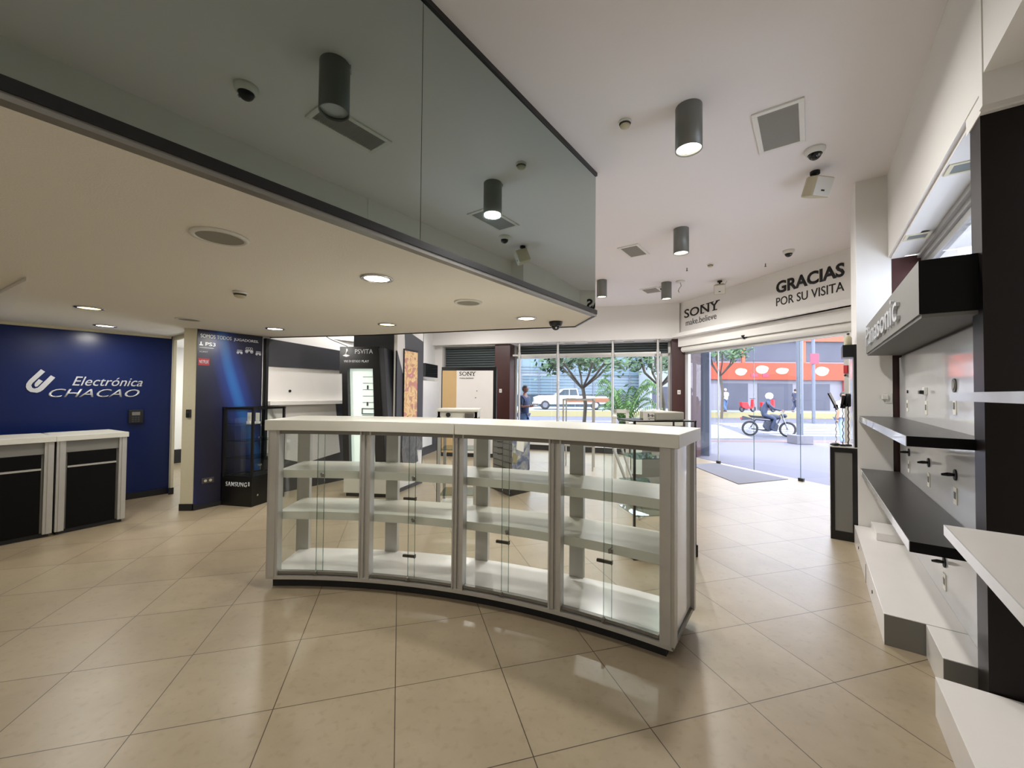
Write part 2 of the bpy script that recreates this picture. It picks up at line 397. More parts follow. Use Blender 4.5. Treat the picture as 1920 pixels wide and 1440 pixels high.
# right side: pillar, high bulkhead, recess soffit, dark columns
p = MB(); p.box(.41, .70, 5.88, 6.6, 0, ZC); struct(p, 'wall_pillar', 'white_wall', rz=U_ANG)
p = MB(); p.wall([(.5, 0), (1.0, 0), (1.0, ZC), (.5, ZC)], 6.6, 6.7); p.prism([(.43, 6.6), (.60, 8.6), (.80, 8.6), (.80, 6.7), (.6, 6.6)], 0, ZC); struct(p, 'wall_side', 'white_wall', rz=U_ANG)
p = MB(); p.box(.675, .80, 2.95, 5.88, 3.12, ZC); p.box(.675, 1.6, 2.9, 2.95, 3.04, ZC); struct(p, 'wall_bulkhead', 'white_wall', rz=U_ANG)
p = MB(); p.box(.68, .97, 2.95, 3.18, 3.03, 3.12); p.box(.80, 2.6, 2.95, 5.9, 3.12, 3.24); p.box(.70, .80, 2.95, 5.88, 3.10, 3.12); struct(p, 'ceiling_recess', 'white_wall', rz=U_ANG)
p = MB(); p.box(.685, 1.35, 2.98, 3.14, 0, 3.035); struct(p, 'wall_column', 'dark_wood', rz=U_ANG)
p = MB(); p.box(.705, 1.02, 5.9, 6.15, 0, 3.11); struct(p, 'wall_column', 'maroon', rz=U_ANG)
p = MB(); p.box(.84, .95, 3.14, 5.9, 0, 2.35); struct(p, 'wall_right', 'anthracite', rz=U_ANG)
p = MB(); p.box(.95, 1.05, -4, 2.98, 0, ZC); struct(p, 'wall_right', 'white_wall', rz=U_ANG)
p = MB(); p.box(.68, 1.0, -4, 2.9, 3.2, ZC); struct(p, 'wall_bulkhead', 'white_wall', rz=U_ANG)
p = MB(); p.box(1.15, 2.6, 5.85, 6.0, 0, 3.0); struct(p, 'wall_exterior', 'dark_wood', rz=U_ANG)
# side window frame high on the right
w = MB(); w.box(.93, .98, 3.14, 5.9, 3.03, 3.10); w.box(.90, .95, 3.14, 5.9, 3.075, 3.12); w.box(.95, 1.0, 3.14, 5.9, 2.96, 3.02)
w2 = struct(w, 'window_2', 'aluminium', rz=U_ANG)
w = MB(); w.box(.962, .968, 3.14, 5.9, 2.36, 2.98); w.build('glass_pane', 'street_glass', w2)
# rear of the shop behind the viewer
p = MB(); p.box(-8.3, 1.0, -4.1, -4, 0, ZC); struct(p, 'wall_back', 'white_wall', rz=U_ANG)
# blue logo wall and the doorway beside it
p = MB(); p.box(-8.25, -8.1, -4, 1.9, 0, ZS); struct(p, 'wall_left', 'blue_wall', rz=U_ANG)
p = MB(); p.box(-8.1, -8.085, -4, 1.88, 0, .09); struct(p, 'baseboard_left', 'black_matte', rz=U_ANG)
p = MB(); p.box(-8.1, -8.06, -4, 1.88, ZS-.035, ZS); struct(p, 'trim_5', 'cream_wall', rz=U_ANG)
d = MB(); d.box(-8.1, -8.0, 1.9, 1.935, 0, ZS); d.box(-8.0, -6.85, 1.9, 1.935, 2.40, ZS); d1 = struct(d, 'door_1', 'cream_wall', rz=U_ANG)
d = MB(); d.box(-6.98, -6.92, 1.95, 2.75, .01, 2.38); dl = d.build('door_leaf', 'white_wall', d1)
d = MB(); d.cyl((-6.98, 2.65, 1.05), (-7.04, 2.65, 1.05), .012); d.cyl((-7.03, 2.65, 1.05), (-7.03, 2.53, 1.05), .012); d.build('door_handle', 'chrome', dl)
d = MB(); d.box(-8.03, -7.99, 1.88, 1.94, 0, .1); d.build('plinth_block', 'black_matte', d1)
# back room
p = MB(); p.box(-11.4, -11.3, 1.8, 5.0, 0, ZS+.1); p.box(-11.3, -6.9, 4.9, 5.0, 0, ZS+.1); p.box(-11.4, -8.26, 1.8, 1.9, 0, ZS+.1); struct(p, 'wall_backroom', 'white_wall', rz=U_ANG)
p = MB(); p.box(-11.3, -11.28, 1.9, 4.9, 0, .3); struct(p, 'baseboard_backroom', 'black_matte', rz=U_ANG)
p = MB(); p.box(-11.4, -6.9, 1.935, 5.0, ZS+.1, ZS+.16); struct(p, 'ceiling_backroom', 'white_wall', rz=U_ANG)
bx, by = g(3.0, -9.8); t = thing('backroom_fill_panel', 'unseen light panel added to brighten the back room behind the doorway', 'ceiling light', (bx, by, ZS+.1), U_ANG)
q = MB(); q.box(-.3, .3, -.3, .3, -.03, 0); q.build('frame', 'white_plastic', t); q = MB(); q.box(-.27, .27, -.27, .27, -.034, -.03); q.build('diffuser', 'lamp_glow_white', t)
lamp('AREA', (0, 0, -.06), 24, (.92, 1, .98), .5, parent=t)  # added fill lamp; its fixture is never in view
# cream pillar with the printed poster wall behind it
P0 = (-4.289, 5.463); P_ANG = math.degrees(math.atan2(6.193-5.463, -3.845+4.289)); PF = (P0, P_ANG)
p = MB(); p.box(0, .85, 0, .2, 0, ZS); struct(p, 'wall_pillar', 'cream_wall', loc=P0+(0,), rz=P_ANG)
p = MB(); p.box(0, .03, -.02, .22, 0, .09); p.box(0, .85, -.016, 0, 0, .06); struct(p, 'baseboard_pillar', 'black_matte', loc=P0+(0,), rz=P_ANG)
# left wall beyond the poster
LW = [(-3.86, 6.2), (-3.0, 7.6), (-2.75, 8.9), loc2(FF, -.55, .62)]
p = MB()
for a, b in zip(LW[:-1], LW[1:]):
    d = Vector((b[0]-a[0], b[1]-a[1])).normalized(); nn = (-d.y*.12, d.x*.12)
    p.prism([a, b, (b[0]+nn[0], b[1]+nn[1]), (a[0]+nn[0], a[1]+nn[1])], 0, ZC)
struct(p, 'wall_far_left', 'white_wall')
p = MB()
for a, b in zip(LW[1:-1], LW[2:]):
    d = Vector((b[0]-a[0], b[1]-a[1])).normalized(); nn = (d.y*.015, -d.x*.015)
    p.prism([a, b, (b[0]+nn[0], b[1]+nn[1]), (a[0]+nn[0], a[1]+nn[1])], 0, .1)
struct(p, 'baseboard_far_left', 'anthracite')
# street facade: fascia, soffit, jamb columns, shutters, window
p = MB(); p.box(-1.0, 6.78, .15, .27, SOF, ZC); struct(p, 'wall_front', 'white_wall', loc=F_O+(0,), rz=F_ANG)
p = MB(); p.box(-1.0, 7.6, .27, 1.1, SOF, SOF+.1); struct(p, 'ceiling_window_bay', 'white_wall', loc=F_O+(0,), rz=F_ANG)
p = MB(); p.box(1.60, 2.08, .3, .95, 0, SOF); struct(p, 'wall_column', 'maroon', loc=F_O+(0,), rz=F_ANG)
p = MB(); p.box(6.60, 7.02, .3, .95, 0, SOF); struct(p, 'wall_column', 'maroon', loc=F_O+(0,), rz=F_ANG)
p = MB(); p.box(-.75, -.24, .45, .7, 0, SOF); p.box(-.24, 1.6, .62, .75, 0, .2); struct(p, 'wall_front', 'white_wall', loc=F_O+(0,), rz=F_ANG)
w = MB(); w.box(-.24, -.17, .44, .56, 0, SOF); w.box(-.17, 1.60, .44, .56, 3.05, SOF); w3 = struct(w, 'window_3', 'aluminium', loc=F_O+(0,), rz=F_ANG)
w = MB(); w.box(-.17, 1.60, .54, .58, .15, 3.05); w.build('roller_shutter', 'shutter_slats', w3)
w = MB(); w.box(2.08, 6.6, .02, .95, 0, .15); struct(w, 'trim_6', 'black_matte', loc=F_O+(0,), rz=F_ANG)
w = MB(); w.box(2.08, 6.6, .0, .95, .15, .22); struct(w, 'trim_9', 'white_laminate', loc=F_O+(0,), rz=F_ANG)
w = MB()
for s in (2.09, 3.42, 5.02, 6.33, 6.54): w.box(s, s+.055, .8, .87, .22, 2.75)
w.box(2.08, 6.6, .8, .87, 2.68, 2.76); w.box(2.08, 6.6, .8, .87, .22, .28); w.box(2.08, 2.14, .76, .9, 2.76, SOF); w.box(6.54, 6.6, .76, .9, 2.76, SOF)
w4 = struct(w, 'window_4', 'aluminium', loc=F_O+(0,), rz=F_ANG)
w = MB(); w.box(2.14, 6.54, .89, 1.05, 2.76, SOF-.02); w.build('rolled_shutter', 'shutter_slats', w4)
for a, b in ((2.145, 3.42), (3.475, 5.02), (5.075, 6.33), (6.385, 6.54)):
    w = MB(); w.box(a, b, .83, .838, .28, 2.68); w.build('glass_pane', 'street_glass', w4)
# entrance
p = MB(); p.box(-.1, 5.6, 0, .12, SOF, ZC); struct(p, 'wall_entrance', 'white_wall', loc=B_O+(0,), rz=B_ANG)
p = MB(); p.box(-.1, 4.5, -.42, .4, SOF, SOF+.1); struct(p, 'ceiling_entrance_bay', 'white_wall', loc=E_O+(0,), rz=E_ANG)
p = MB(); p.box(-.1, 4.4, -.22, -.12, 2.86, SOF); struct(p, 'trim_7', 'white_wall', loc=E_O+(0,), rz=E_ANG)
p = MB(); p.cyl((-.05, -.1, 2.79), (4.4, -.1, 2.79), .075, n=24); struct(p, 'trim_8', 'white_plastic', loc=E_O+(0,), rz=E_ANG)
d = MB(); d.box(-.05, 4.4, -.04, .04, 2.66, 2.74); d.box(-.05, .06, -.04, .04, 0, 2.7); d.box(3.78, 3.86, -.05, .05, 0, 2.7)
d2 = struct(d, 'door_2', 'aluminium', loc=E_O+(0,), rz=E_ANG)
PANE = [(.10, 1.00), (1.02, 1.97), (1.99, 2.98), (3.00, 3.76)]
for i, (a, b) in enumerate(PANE):
    d = MB(); d.box(a, b, -.006, .006, .02, 2.66); gp = d.build('glass_leaf', 'street_glass', d2)
    d = MB(); d.box(b-.004, b+.004, -.008, .008, .02, 2.66); d.build('glass_edge', 'edge_glass', gp)
for s in (1.01, 2.99):
    d = MB(); d.box(s-.05, s+.05, -.02, .02, .0, .06); d.build('floor_pivot', 'black_frame', d2)
d = MB(); d.box(1.0, 1.02, -.012, .012, .02, 2.66); d.build('door_stile', 'aluminium', d2)
d = MB(); d.box(-.45, .02, .02, .4, 0, 2.9); struct(d, 'wall_jamb', 'maroon', loc=E_O+(0,), rz=E_ANG)
d = MB(); d.box(3.86, 4.4, -.06, .1, 0, 2.86); struct(d, 'wall_jamb', 'white_wall', loc=E_O+(0,), rz=E_ANG)
# unseen storeys added above the shop to shade the pavement in front of it
p = MB(); p.prism([(-7, 8.5), (-3.2, 13.9), (5.3, 11.3), (6.9, 6.0), (5.2, 3.6), (1, 1.5), (-6, 3)], ZC+.2, 9.5); struct(p, 'wall_shade_storeys', 'cream_wall')
# small recessed vents in the bays above the entrance and the window
vn = None
for i, (x, y) in enumerate([(4.58, 10.05), (4.88, 9.15), (5.18, 8.25), (5.46, 7.32)]):
    if not vn:
        vn = thing('recessed_light', '', 'light', (x, y, SOF), B_ANG)
        q = MB(); q.box(-.17, .17, -.06, .06, -.012, 0); q.build('frame', 'white_plastic', vn)
        q = MB(); q.box(-.14, .14, -.04, .04, -.015, -.011); q.build('lens', 'lamp_off', vn); o = vn
    else: o = dup(vn, (x, y, SOF))
    tag(o, 'small recessed spotlight above the glass entrance, ' + ['farthest one beside the maroon column', 'second from the maroon column', 'below the black lettering gap', 'nearest one under the farewell lettering'][i], 'light', 'recessed lights over the entrance')
for i, s in enumerate([.75, 2.9, 3.85, 4.5, 5.5, 6.3]):
    x, y = loc2(FF, s, .48); o = dup(vn, (x, y, SOF), F_ANG)
    tag(o, 'small recessed spotlight above the street window, ' + ['over the closed shutter', 'first of the row from the left', 'second of the row', 'third of the row', 'fourth of the row', 'last of the row beside the maroon column'][i], 'light', 'recessed lights over the street window')

# ================================================================== CEILING THINGS
def cylinder_light(x, y, lit, label, k=1.0):
    t = thing('cylinder_light', label, 'ceiling light', (x, y, ZC), 0, 'grey cylinder lights on the high ceiling')
    q = MB(); q.lathe([(.0, 0), (.104, 0), (.105, -.004), (.105, -.36), (.098, -.36), (.098, -.34)], 32); q.build('housing', 'cylinder_grey', t)
    q = MB(); q.lathe([(.098, -.335), (.0, -.34)], 32); q.build('lamp_disc', 'lamp_glow_white' if lit else 'lamp_off', t)
    q = MB(); q.box(-.03, .03, .095, .112, -.03, 0); q.build('mounting_clip', 'aluminium', t)
    if lit: 
        lamp('AREA', (0, 0, -.37), P_CYL*k, (1, .975, .95), .18, parent=t)
    return t
for a in [(1.454, 3.314, 1, 'lit grey cylinder ceiling light, the largest and nearest, left of the square vent'),
          (2.432, 5.795, 1, 'lit grey cylinder ceiling light in the middle, near the small square vent'),
          (3.301, 8.622, 1, 'lit grey cylinder ceiling light near the street window, left of the sprinkler bracket'),
          (1.885, 8.496, 1, 'lit grey cylinder ceiling light half hidden by the mirror glass corner'),
          (0.17, 1.80, 0, 'unlit grey cylinder ceiling light seen only in the mirror glass')]: cylinder_light(*a)
def downlight(x, y, glow, label, power=1.0):
    t = thing('downlight', label, 'ceiling light', (x, y, ZS), 0, 'round downlights in the low ceiling')
    q = MB(); q.lathe([(.088, 0), (.115, 0), (.116, -.008), (.094, -.012), (.088, 0)], 32); q.build('trim_ring', 'chrome', t)
    q = MB(); q.lathe([(.09, -.004), (0, -.005)], 32); q.build('lamp_disc', glow, t)
    lamp('AREA', (0, 0, -.03), P_DOWN*power, (1, .97, .91), .16, parent=t)
    return t
for a in [(-1.0, 2.945, 'lamp_glow_white', 'bright white downlight nearest the mirror glass edge', 1.0), (-4.345, 4.12, 'lamp_glow_warm', 'yellowish downlight above the black counters', .8),
          (-5.355, 5.28, 'lamp_glow_white', 'white downlight closest to the blue wall', .8), (-3.196, 5.41, 'lamp_glow_white', 'white downlight in front of the blue poster', 1.0),
          (-1.551, 4.973, 'lamp_glow_warm', 'yellow downlight in front of the handheld console stand', .8), (0.155, 4.484, 'lamp_glow_white', 'white downlight near the tip of the low ceiling beside the black dome', .9)]: downlight(*a)
for i, (x, y, r, lb) in enumerate([(-1.588, 2.167, .125, 'large round beige speaker grille nearest in the low ceiling'), (-0.412, 3.71, .12, 'round beige speaker grille between two white downlights'), (-3.816, 4.735, .12, 'round beige speaker grille near the doorway')]):
    t = thing('ceiling_speaker', lb, 'speaker', (x, y, ZS), 0, 'round speaker grilles in the low ceiling')
    q = MB(); q.lathe([(r-.018, 0), (r+.01, 0), (r+.008, -.01), (r-.015, -.014), (r-.018, 0)], 36); q.build('trim_ring', 'white_plastic', t)
    q = MB(); q.lathe([(r-.015, -.008), (0, -.01)], 36); q.build('grille', 'grille', t)
for u_, v_, l_ in ((-1.6, -3.2, 'unseen white downlight added behind the viewer as fill near the mirror glass'), (-1.6, -6.2, 'unseen white downlight added behind the viewer as fill near the blue wall')):  # downlights added out of view as fill for the near area
    downlight(*g(u_, v_), 'lamp_glow_white', l_, .7)
for x_, y_, l_ in ((-.7, 8.3, 'unseen grey cylinder light added above the low ceiling to brighten the far left, nearer one'), (-1.3, 10.6, 'unseen grey cylinder light added above the low ceiling to brighten the far left, farther one'), (-2.6, 7.2, 'unseen grey cylinder light added to brighten the white wall panels')): cylinder_light(x_, y_, 1, l_)  # lamps added out of view to brighten the far left wall
for u_, v_, l_ in ((-1.3, -.6, 'unseen grey cylinder light added behind the viewer as fill'), ): cylinder_light(*g(u_, v_), 1, l_, .7)  # lamp added out of view, lifts the ceiling near the camera
def detector(x, y, z, label):
    t = thing('smoke_detector', label, 'smoke detector', (x, y, z), 0)
    q = MB(); q.lathe([(0, 0), (.055, 0), (.055, -.015), (.05, -.02)], 24); q.build('base', 'white_plastic', t)
    q = MB(); q.lathe([(.042, -.02), (.045, -.03), (.04, -.045), (.025, -.052), (0, -.054)], 24); q.build('sensor_head', 'beige_plastic', t)
    q = MB(); q.lathe([(.043, -.024), (.0455, -.026), (.0455, -.032), (.043, -.034)], 24); q.build('slot_ring', 'black_matte', t)
detector(-2.306, 3.391, ZS, 'small white smoke detector on the low ceiling')
detector(0.974, 3.499, ZC, 'round smoke detector on the high ceiling left of the largest cylinder light')
detector(3.63, 7.366, ZC, 'flat round smoke detector on the high ceiling past the middle cylinder light')
def dome(x, y, z, label, body='white_plastic', r=.06, rz=0):
    t = thing('dome_camera', label, 'security camera', (x, y, z), rz)
    q = MB(); q.lathe([(0, 0), (r*1.15, 0), (r*1.15, -r*.25), (r*.95, -r*.7), (r*.8, -r*.72)], 28); q.build('housing', body, t)
    q = MB(); q.ball((0, 0, -r*.68), r*.74, 24, 14); q.build('smoked_dome', 'smoke_dome', t)
    q = MB(); q.cyl((0, -r*.4, -r*1.0), (0, -r*.72, -r*1.12), r*.16, n=12); q.build('lens', 'bike_metal', t)
dome(2.924, 3.87, ZC, 'white dome camera on the high ceiling beside the large square vent', r=.075)
dome(4.565, 6.634, ZC, 'white dome camera on the high ceiling above the farewell lettering', r=.075)
dome(0.62, 1.10, ZC, 'white dome camera seen reflected in the left of the mirror glass', r=.075)
dome(0.506, 4.703, ZS, 'black dome camera hanging at the tip of the low ceiling', 'black_frame', r=.07)
x, y = loc2(EF, 1.9, -.17); dome(x, y, 2.9, 'black dome camera on the fascia above the glass entrance', 'black_frame', r=.06)
dome(3.33, 8.95, ZC, 'tiny dome camera hidden behind the cylinder light near the window', r=.06)
def vent(u0, u1, v0, v1, label):
    x, y = g((u0+u1)/2, (v0+v1)/2); t = thing('ceiling_vent', label, 'air vent', (x, y, ZC), U_ANG, 'air vents in the high ceiling')
    a, b = abs(v1-v0)/2, abs(u1-u0)/2
    q = MB(); w = .042
    q.box(-a, a, -b, -b+w, -.016, 0); q.box(-a, a, b-w, b, -.016, 0); q.box(-a, -a+w, -b+w, b-w, -.016, 0); q.box(a-w, a, -b+w, b-w, -.016, 0); q.build('frame', 'white_plastic', t, bevel=.003)
    q = MB(); q.box(-a+w, a-w, -b+w, b-w, -.003, -.001); q.build('duct_backing', 'anthracite', t)
    q = MB(); n = int((2*b-2*w)/.02)
    for i in range(n):
        yy = -b+w+(i+.5)*(2*b-2*w)/n; q.add([(-a+w, yy-.006, -.004), (a-w, yy-.006, -.004), (a-w, yy+.004, -.014), (-a+w, yy+.004, -.014), (-a+w, yy-.004, -.004), (a-w, yy-.004, -.004), (a-w, yy+.006, -.014), (-a+w, yy+.006, -.014)], [(0, 1, 2, 3), (4, 7, 6, 5), (3, 2, 6, 7), (0, 4, 5, 1)])
    q.build('louvre_blades', 'grille_blade', t)
vent(3.93, 4.63, -.40, -.03, 'large louvred air vent with white frame right of the nearest cylinder light')
vent(6.30, 6.88, -2.55, -2.2, 'small square air vent left of the middle cylinder light')
vent(9.1, 9.6, -3.15, -2.75, 'farthest flat air vent beside the cylinder light near the window')
vent(1.69, 2.36, -.52, -.20, 'long louvred air vent seen reflected behind the unlit cylinder light')
def corner_speaker(x, y, rz, label):
    t = thing('ceiling_loudspeaker', label, 'speaker', (x, y, ZC), rz)
    q = MB(); q.cyl((0, 0, 0), (0, 0, -.03), .045); q.cyl((0, 0, -.03), (0, 0, -.07), .018); q.build('bracket', 'black_matte', t)
    T = Matrix.Translation((0, 0, -.17)) @ Matrix.Rotation(R(22), 4, 'X')
    q = MB(); q.prism([(-.11, -.1), (.11, -.1), (.085, .04), (.05, .1), (-.05, .1), (-.085, .04)], -.1, .1, T); q.build('cabinet', 'beige_plastic', t, bevel=.012)
    q = MB(); q.box(-.1, .1, -.108, -.1, -.09, .09, T); gq = q.build('grille', 'white_plastic', t, bevel=.003)
    q = MB(); q.box(-.02, .02, -.1105, -.108, -.045, -.03, T); q.build('badge', 'black_matte', gq)
    q = MB(); q.tube([(.04, .05, -.08), (.10, .08, -.06), (.13, .08, -.0), (.12, .07, 0)], .003, 6); q.build('cable', 'black_matte', t)
corner_speaker(3.221, 4.263, 10, 'beige wedge loudspeaker hanging beside the white pillar')
corner_speaker(4.36, 8.45, -30, 'beige wedge loudspeaker hanging above the brand lettering')
t = thing('ceiling_bracket', 'small white ceiling mount with a dangling cable near the window', 'bracket', (3.55, 8.5, ZC))
q = MB(); q.lathe([(0, 0), (.09, 0), (.09, -.02), (0, -.03)], 20); q.build('plate', 'white_plastic', t)
q = MB(); q.tube([(0, 0, -.03), (.02, 0, -.1), (-.02, 0, -.15), (-.04, .01, -.2), (-.02, .01, -.24)], .007, 6); q.build('cable', 'grille', t)
for i, (x, y) in enumerate([(4.6, 7.3), (3.3, 7.6)]):
    q = MB(); q.cyl((0, 0, 0), (0, 0, -.05), .008, n=10); q.lathe([(.0, -.05), (.018, -.052), (.018, -.058), (0, -.06)], 12)
    tag(q.build('ceiling_hook', 'mid_grey', loc=(x, y, ZC)), ['tiny hook on the high ceiling between the loudspeaker and the dome camera', 'tiny hook on the high ceiling below the flat smoke detector'][i], 'hook')
# square recessed lights of the right bay
for i, (u, v, z) in enumerate([(3.76, .80, 3.12), (5.17, .79, 3.12), (4.6, 1.35, 3.12)]):
    x, y = g(u, v); t = thing('square_light', ['square recessed light nearest the dark column', 'square recessed light above the dark overhead sign box', 'square recessed light beyond the side window frame'][i], 'light', (x, y, z), U_ANG, 'square lights in the right bay')
    q = MB(); a, w = .085, .022
    zz = -.022
    for bx in ((-a, a, -a, -a+w), (-a, a, a-w, a), (-a, -a+w, -a+w, a-w), (a-w, a, -a+w, a-w)): q.box(*bx, zz-.006, zz+.002)
    q.build('frame', 'cream_wall', t)
    q = MB(); q.box(-a+w, a-w, -a+w, a-w, zz-.001, zz+.002); q.build('lens', 'square_light', t)
# white wedge added in place of a bright patch, low ceiling, far left
x, y = g(.1, -6.3)
q = MB(); q.prism([(-3.63, 2.99), (-5.30, 4.24), (-6.15, 4.80), (-6.4, 4.3), (-5.07, 3.82)], 2.43, ZS-.002)
tag(q.build('bright_patch_wedge', 'white_wall'), 'white wedge added in place of a bright patch at the left edge of the low ceiling', 'bright patch')

# ================================================================== MAIN COUNTER (curved display counter)
CC = (-1.8017, -1.4721); CR = 4.821; CD = .56
A0, A1 = 92.4, 54.7
posts = [91.9, 82.7, 73.2, 64.0, 55.1]
ctr = thing('display_counter', 'long curved white display counter with sliding glass doors in the middle of the shop', 'display counter', (CC[0]+CR*math.cos(R(73.5)), CC[1]+CR*math.sin(R(73.5)), 0))
ox, oy = ctr.location.x, ctr.location.y; CL = (CC[0]-ox, CC[1]-oy)
def pol(a, r, z): return (CL[0]+r*math.cos(R(a)), CL[1]+r*math.sin(R(a)), z)
q = MB(); q.arc(CL, CR+.05, CR+CD-.04, A0-.3, A1+.6, 0, .082, 40); q.build('kick_plinth', 'black_matte', ctr)
q = MB(); q.arc(CL, CR-.01, CR+CD+.01, A0, A1, .08, .108, 40); q.build('base_rail', 'aluminium', ctr)
q = MB(); q.arc(CL, CR+.03, CR+CD-.02, A0-.2, A1+.2, .108, .125, 40); q.build('bottom_shelf', 'white_laminate', ctr)
for z0, z1 in ((.895, .96), (.548, .612)):
    q = MB(); q.arc(CL, CR+.065, CR+CD-.05, A0-.6, A1+.5, z0, z1, 40); q.build('shelf', 'counter_white', ctr)
for a, b in ((A0+.3, 73.55), (73.5, A1-.5)):
    q = MB(); q.arc(CL, CR-.03, CR+CD+.04, a, b, 1.30, 1.385, 24); q.build('worktop', 'counter_white', ctr, bevel=.003)
q = MB(); q.arc(CL, CR-.005, CR+.03, A0-.2, A1+.2, 1.27, 1.30, 40); q.build('top_rail', 'dark_aluminium', ctr)
for i, a in enumerate(posts):
    w = .55 if 0 < i < 4 else .42
    q = MB()
    if i in (0, 4):
        q.arc(CL, CR-.015, CR+.06, a+.5, a-.55, .106, 1.30, 3)
        q.arc(CL, CR-.022, CR-.010, a+.3, a-.3, .106, 1.30, 2)
    else:
        q.arc(CL, CR-.005, CR+.06, a+w, a+.12, .106, 1.30, 2); q.arc(CL, CR-.005, CR+.06, a-.12, a-w, .106, 1.30, 2); q.arc(CL, CR+.012, CR+.05, a+.12, a-.12, .106, 1.30, 2)
        q.arc(CL, CR-.015, CR-.004, a+w, a+w-.14, .106, 1.30, 1); q.arc(CL, CR-.015, CR-.004, a-w+.14, a-w, .106, 1.30, 1)
    q.build('front_post', 'aluminium', ctr)
    q = MB(); q.arc(CL, CR+CD-.05, CR+CD, a+.62, a-.62, .106, 1.30, 3); q.build('rear_post', 'aluminium', ctr)
# side panels
for a, m in ((A0-.05, 'case_glass'), (A1+.12, 'white_gloss')):
    q = MB(); q.arc(CL, CR+.06, CR+CD-.05, a+.06, a-.06, .13, 1.30, 1); q.build('side_panel', m, ctr)
q = MB(); q.arc(CL, CR-.012, CR+CD+.012, A1+.06, A1-.1, .09, .12, 1); q.arc(CL, CR+CD-.03, CR+CD+.012, A1+.1, A1-.1, .09, 1.3, 1); q.build('corner_trim', 'dark_aluminium', ctr)
# sliding glass doors
for i in range(4):
    a, b = posts[i]-.6, posts[i+1]+.6; m = (a+b)/2
    for k, (p0, p1, dr) in enumerate(((a, m-.25, .022), (m+.35, b, .008))):
        q = MB(); q.arc(CL, CR+dr, CR+dr+.005, p0, p1, .135, 1.27, 6); pane = q.build('glass_door', 'case_glass', ctr)
        e = p1 if k == 0 else p0
        q = MB(); q.arc(CL, CR+dr-.001, CR+dr+.006, e+.018, e-.018, .135, 1.27, 1); q.build('polished_edge', 'edge_glass', pane)
    q = MB(); q.arc(CL, CR+.0, CR+.034, a, b, .122, .142, 6); q.build('sliding_track', 'dark_aluminium', ctr)
    le = m-.25
    if i:
        for zz in ((.76, .30) if i == 1 else (.50,)):
            q = MB(); q.arc(CL, CR+.026, CR+.045, le+1.25, le, zz-.008, zz+.01, 2); q.arc(CL, CR+.026, CR+.05, le+.08, le, zz-.012, zz+.014, 1); q.build('pull_handle', 'black_frame', ctr)
    for zz in ((.93 if i in (0, 1) else .59,) + ((.60,) if i == 1 else ()) + (.130,)):
        aa = m+.3 if zz < .2 else le
        q = MB(); p = pol(aa, CR-.004, zz+.015); r_ = Vector((math.cos(R(aa)), math.sin(R(aa)), 0))
        q.cyl(Vector(p), Vector(p)-r_*.022, .011, n=14); q.box(p[0]-.014, p[0]+.014, p[1]-.004, p[1]+.014, zz-.012, zz+.012); q.build('lock', 'dark_aluminium', ctr)

# ================================================================== LEFT BLACK COUNTERS
def left_counter(a, b, label):
    L = math.hypot(b[0]-a[0], b[1]-a[1]); ang = math.degrees(math.atan2(b[1]-a[1], b[0]-a[0]))
    t = thing('service_counter', label, 'counter', (a[0], a[1], 0), ang, 'black fronted counters along the blue wall')
    q = MB(); q.box(.02, L-.02, .03, .55, 0, .05); q.build('kick_plinth', 'black_matte', t)
    q = MB(); q.box(0.01, L-.01, .02, .58, .05, 1.045); q.build('carcass', 'grey_panel', t)
    q = MB(); q.box(.0, .07, -.015, .03, .04, 1.04); q.box(.022, .045, -.022, -.01, .04, 1.04); q.build('side_post', 'aluminium', t)
    q = MB(); q.box(L-.07, L, -.015, .03, .04, 1.04); q.box(L-.045, L-.022, -.022, -.01, .04, 1.04); q.build('side_post', 'aluminium', t)
    q = MB(); q.box(.07, L-.07, 0, .03, .91, 1.04); q.build('top_band', 'grey_panel', t)
    q = MB(); q.box(.09, L-.09, .004, .03, .76, .905); q.build('drawer_front', 'black_edge', t)
    q = MB(); q.box(.09, L-.09, .004, .03, .05, .735); q.build('front_panel', 'black_edge', t)
    q = MB(); q.box(.09, L-.09, -.002, .03, .737, .757); q.build('metal_strip', 'aluminium', t)
    q = MB(); q.box(-.01, L+.01, -.04, .6, 1.04, 1.10); q.build('worktop', 'counter_white', t, bevel=.004)
left_counter((-5.05, 4.49), (-4.765, 5.005), 'black fronted service counter with grey frame, right one of the pair')
left_counter((-5.42, 3.90), (-5.06, 4.475), 'black fronted service counter cut off by the left edge')

# blue wall: logo and clock (local frame: y along the wall)
t = thing('wall_logo', 'silver electronics shop logo on the blue wall', 'logo', g(.3, -8.1)+(1.1,), 90+U_ANG)
# local x runs along +u, local y into the wall
z0 = .44
q = MB()
EM = lambda pts: [(.33+(px_-275)*.00103, .41+(270-py_)*.00177) for px_, py_ in pts]
q.wall(EM([(205, 62), (240, 80), (140, 165), (130, 182), (137, 198), (155, 206), (185, 198), (290, 105), (328, 122), (228, 215), (205, 228), (180, 236), (125, 230), (98, 214), (88, 195), (90, 172), (110, 145)]), -.012, 0)
q.wall(EM([(190, 135), (225, 150), (180, 190), (163, 192), (156, 180), (160, 165)]), -.012, 0)
q.build('emblem', 'lettering_silver', t)
text('Electrónica', .125, 'lettering_silver', 'lettering', t, (.54, 0, z0+.13), shear=.35, width=.72, depth=.01)
text('CHACAO', .115, 'lettering_silver', 'lettering', t, (.33, 0, z0-.03), shear=.35, width=.9, bold=.002, depth=.01)
t = thing('time_clock', 'small dark keypad clock with grey screen on the blue wall', 'keypad', g(2.0, -8.1)[:2]+(1.1,), 90+U_ANG)
t.location = g(1.49, -8.1)+(1.12,)
q = MB(); q.box(-.08, .08, -.045, 0, 0, .2); q.build('body', 'black_matte', t, bevel=.006)
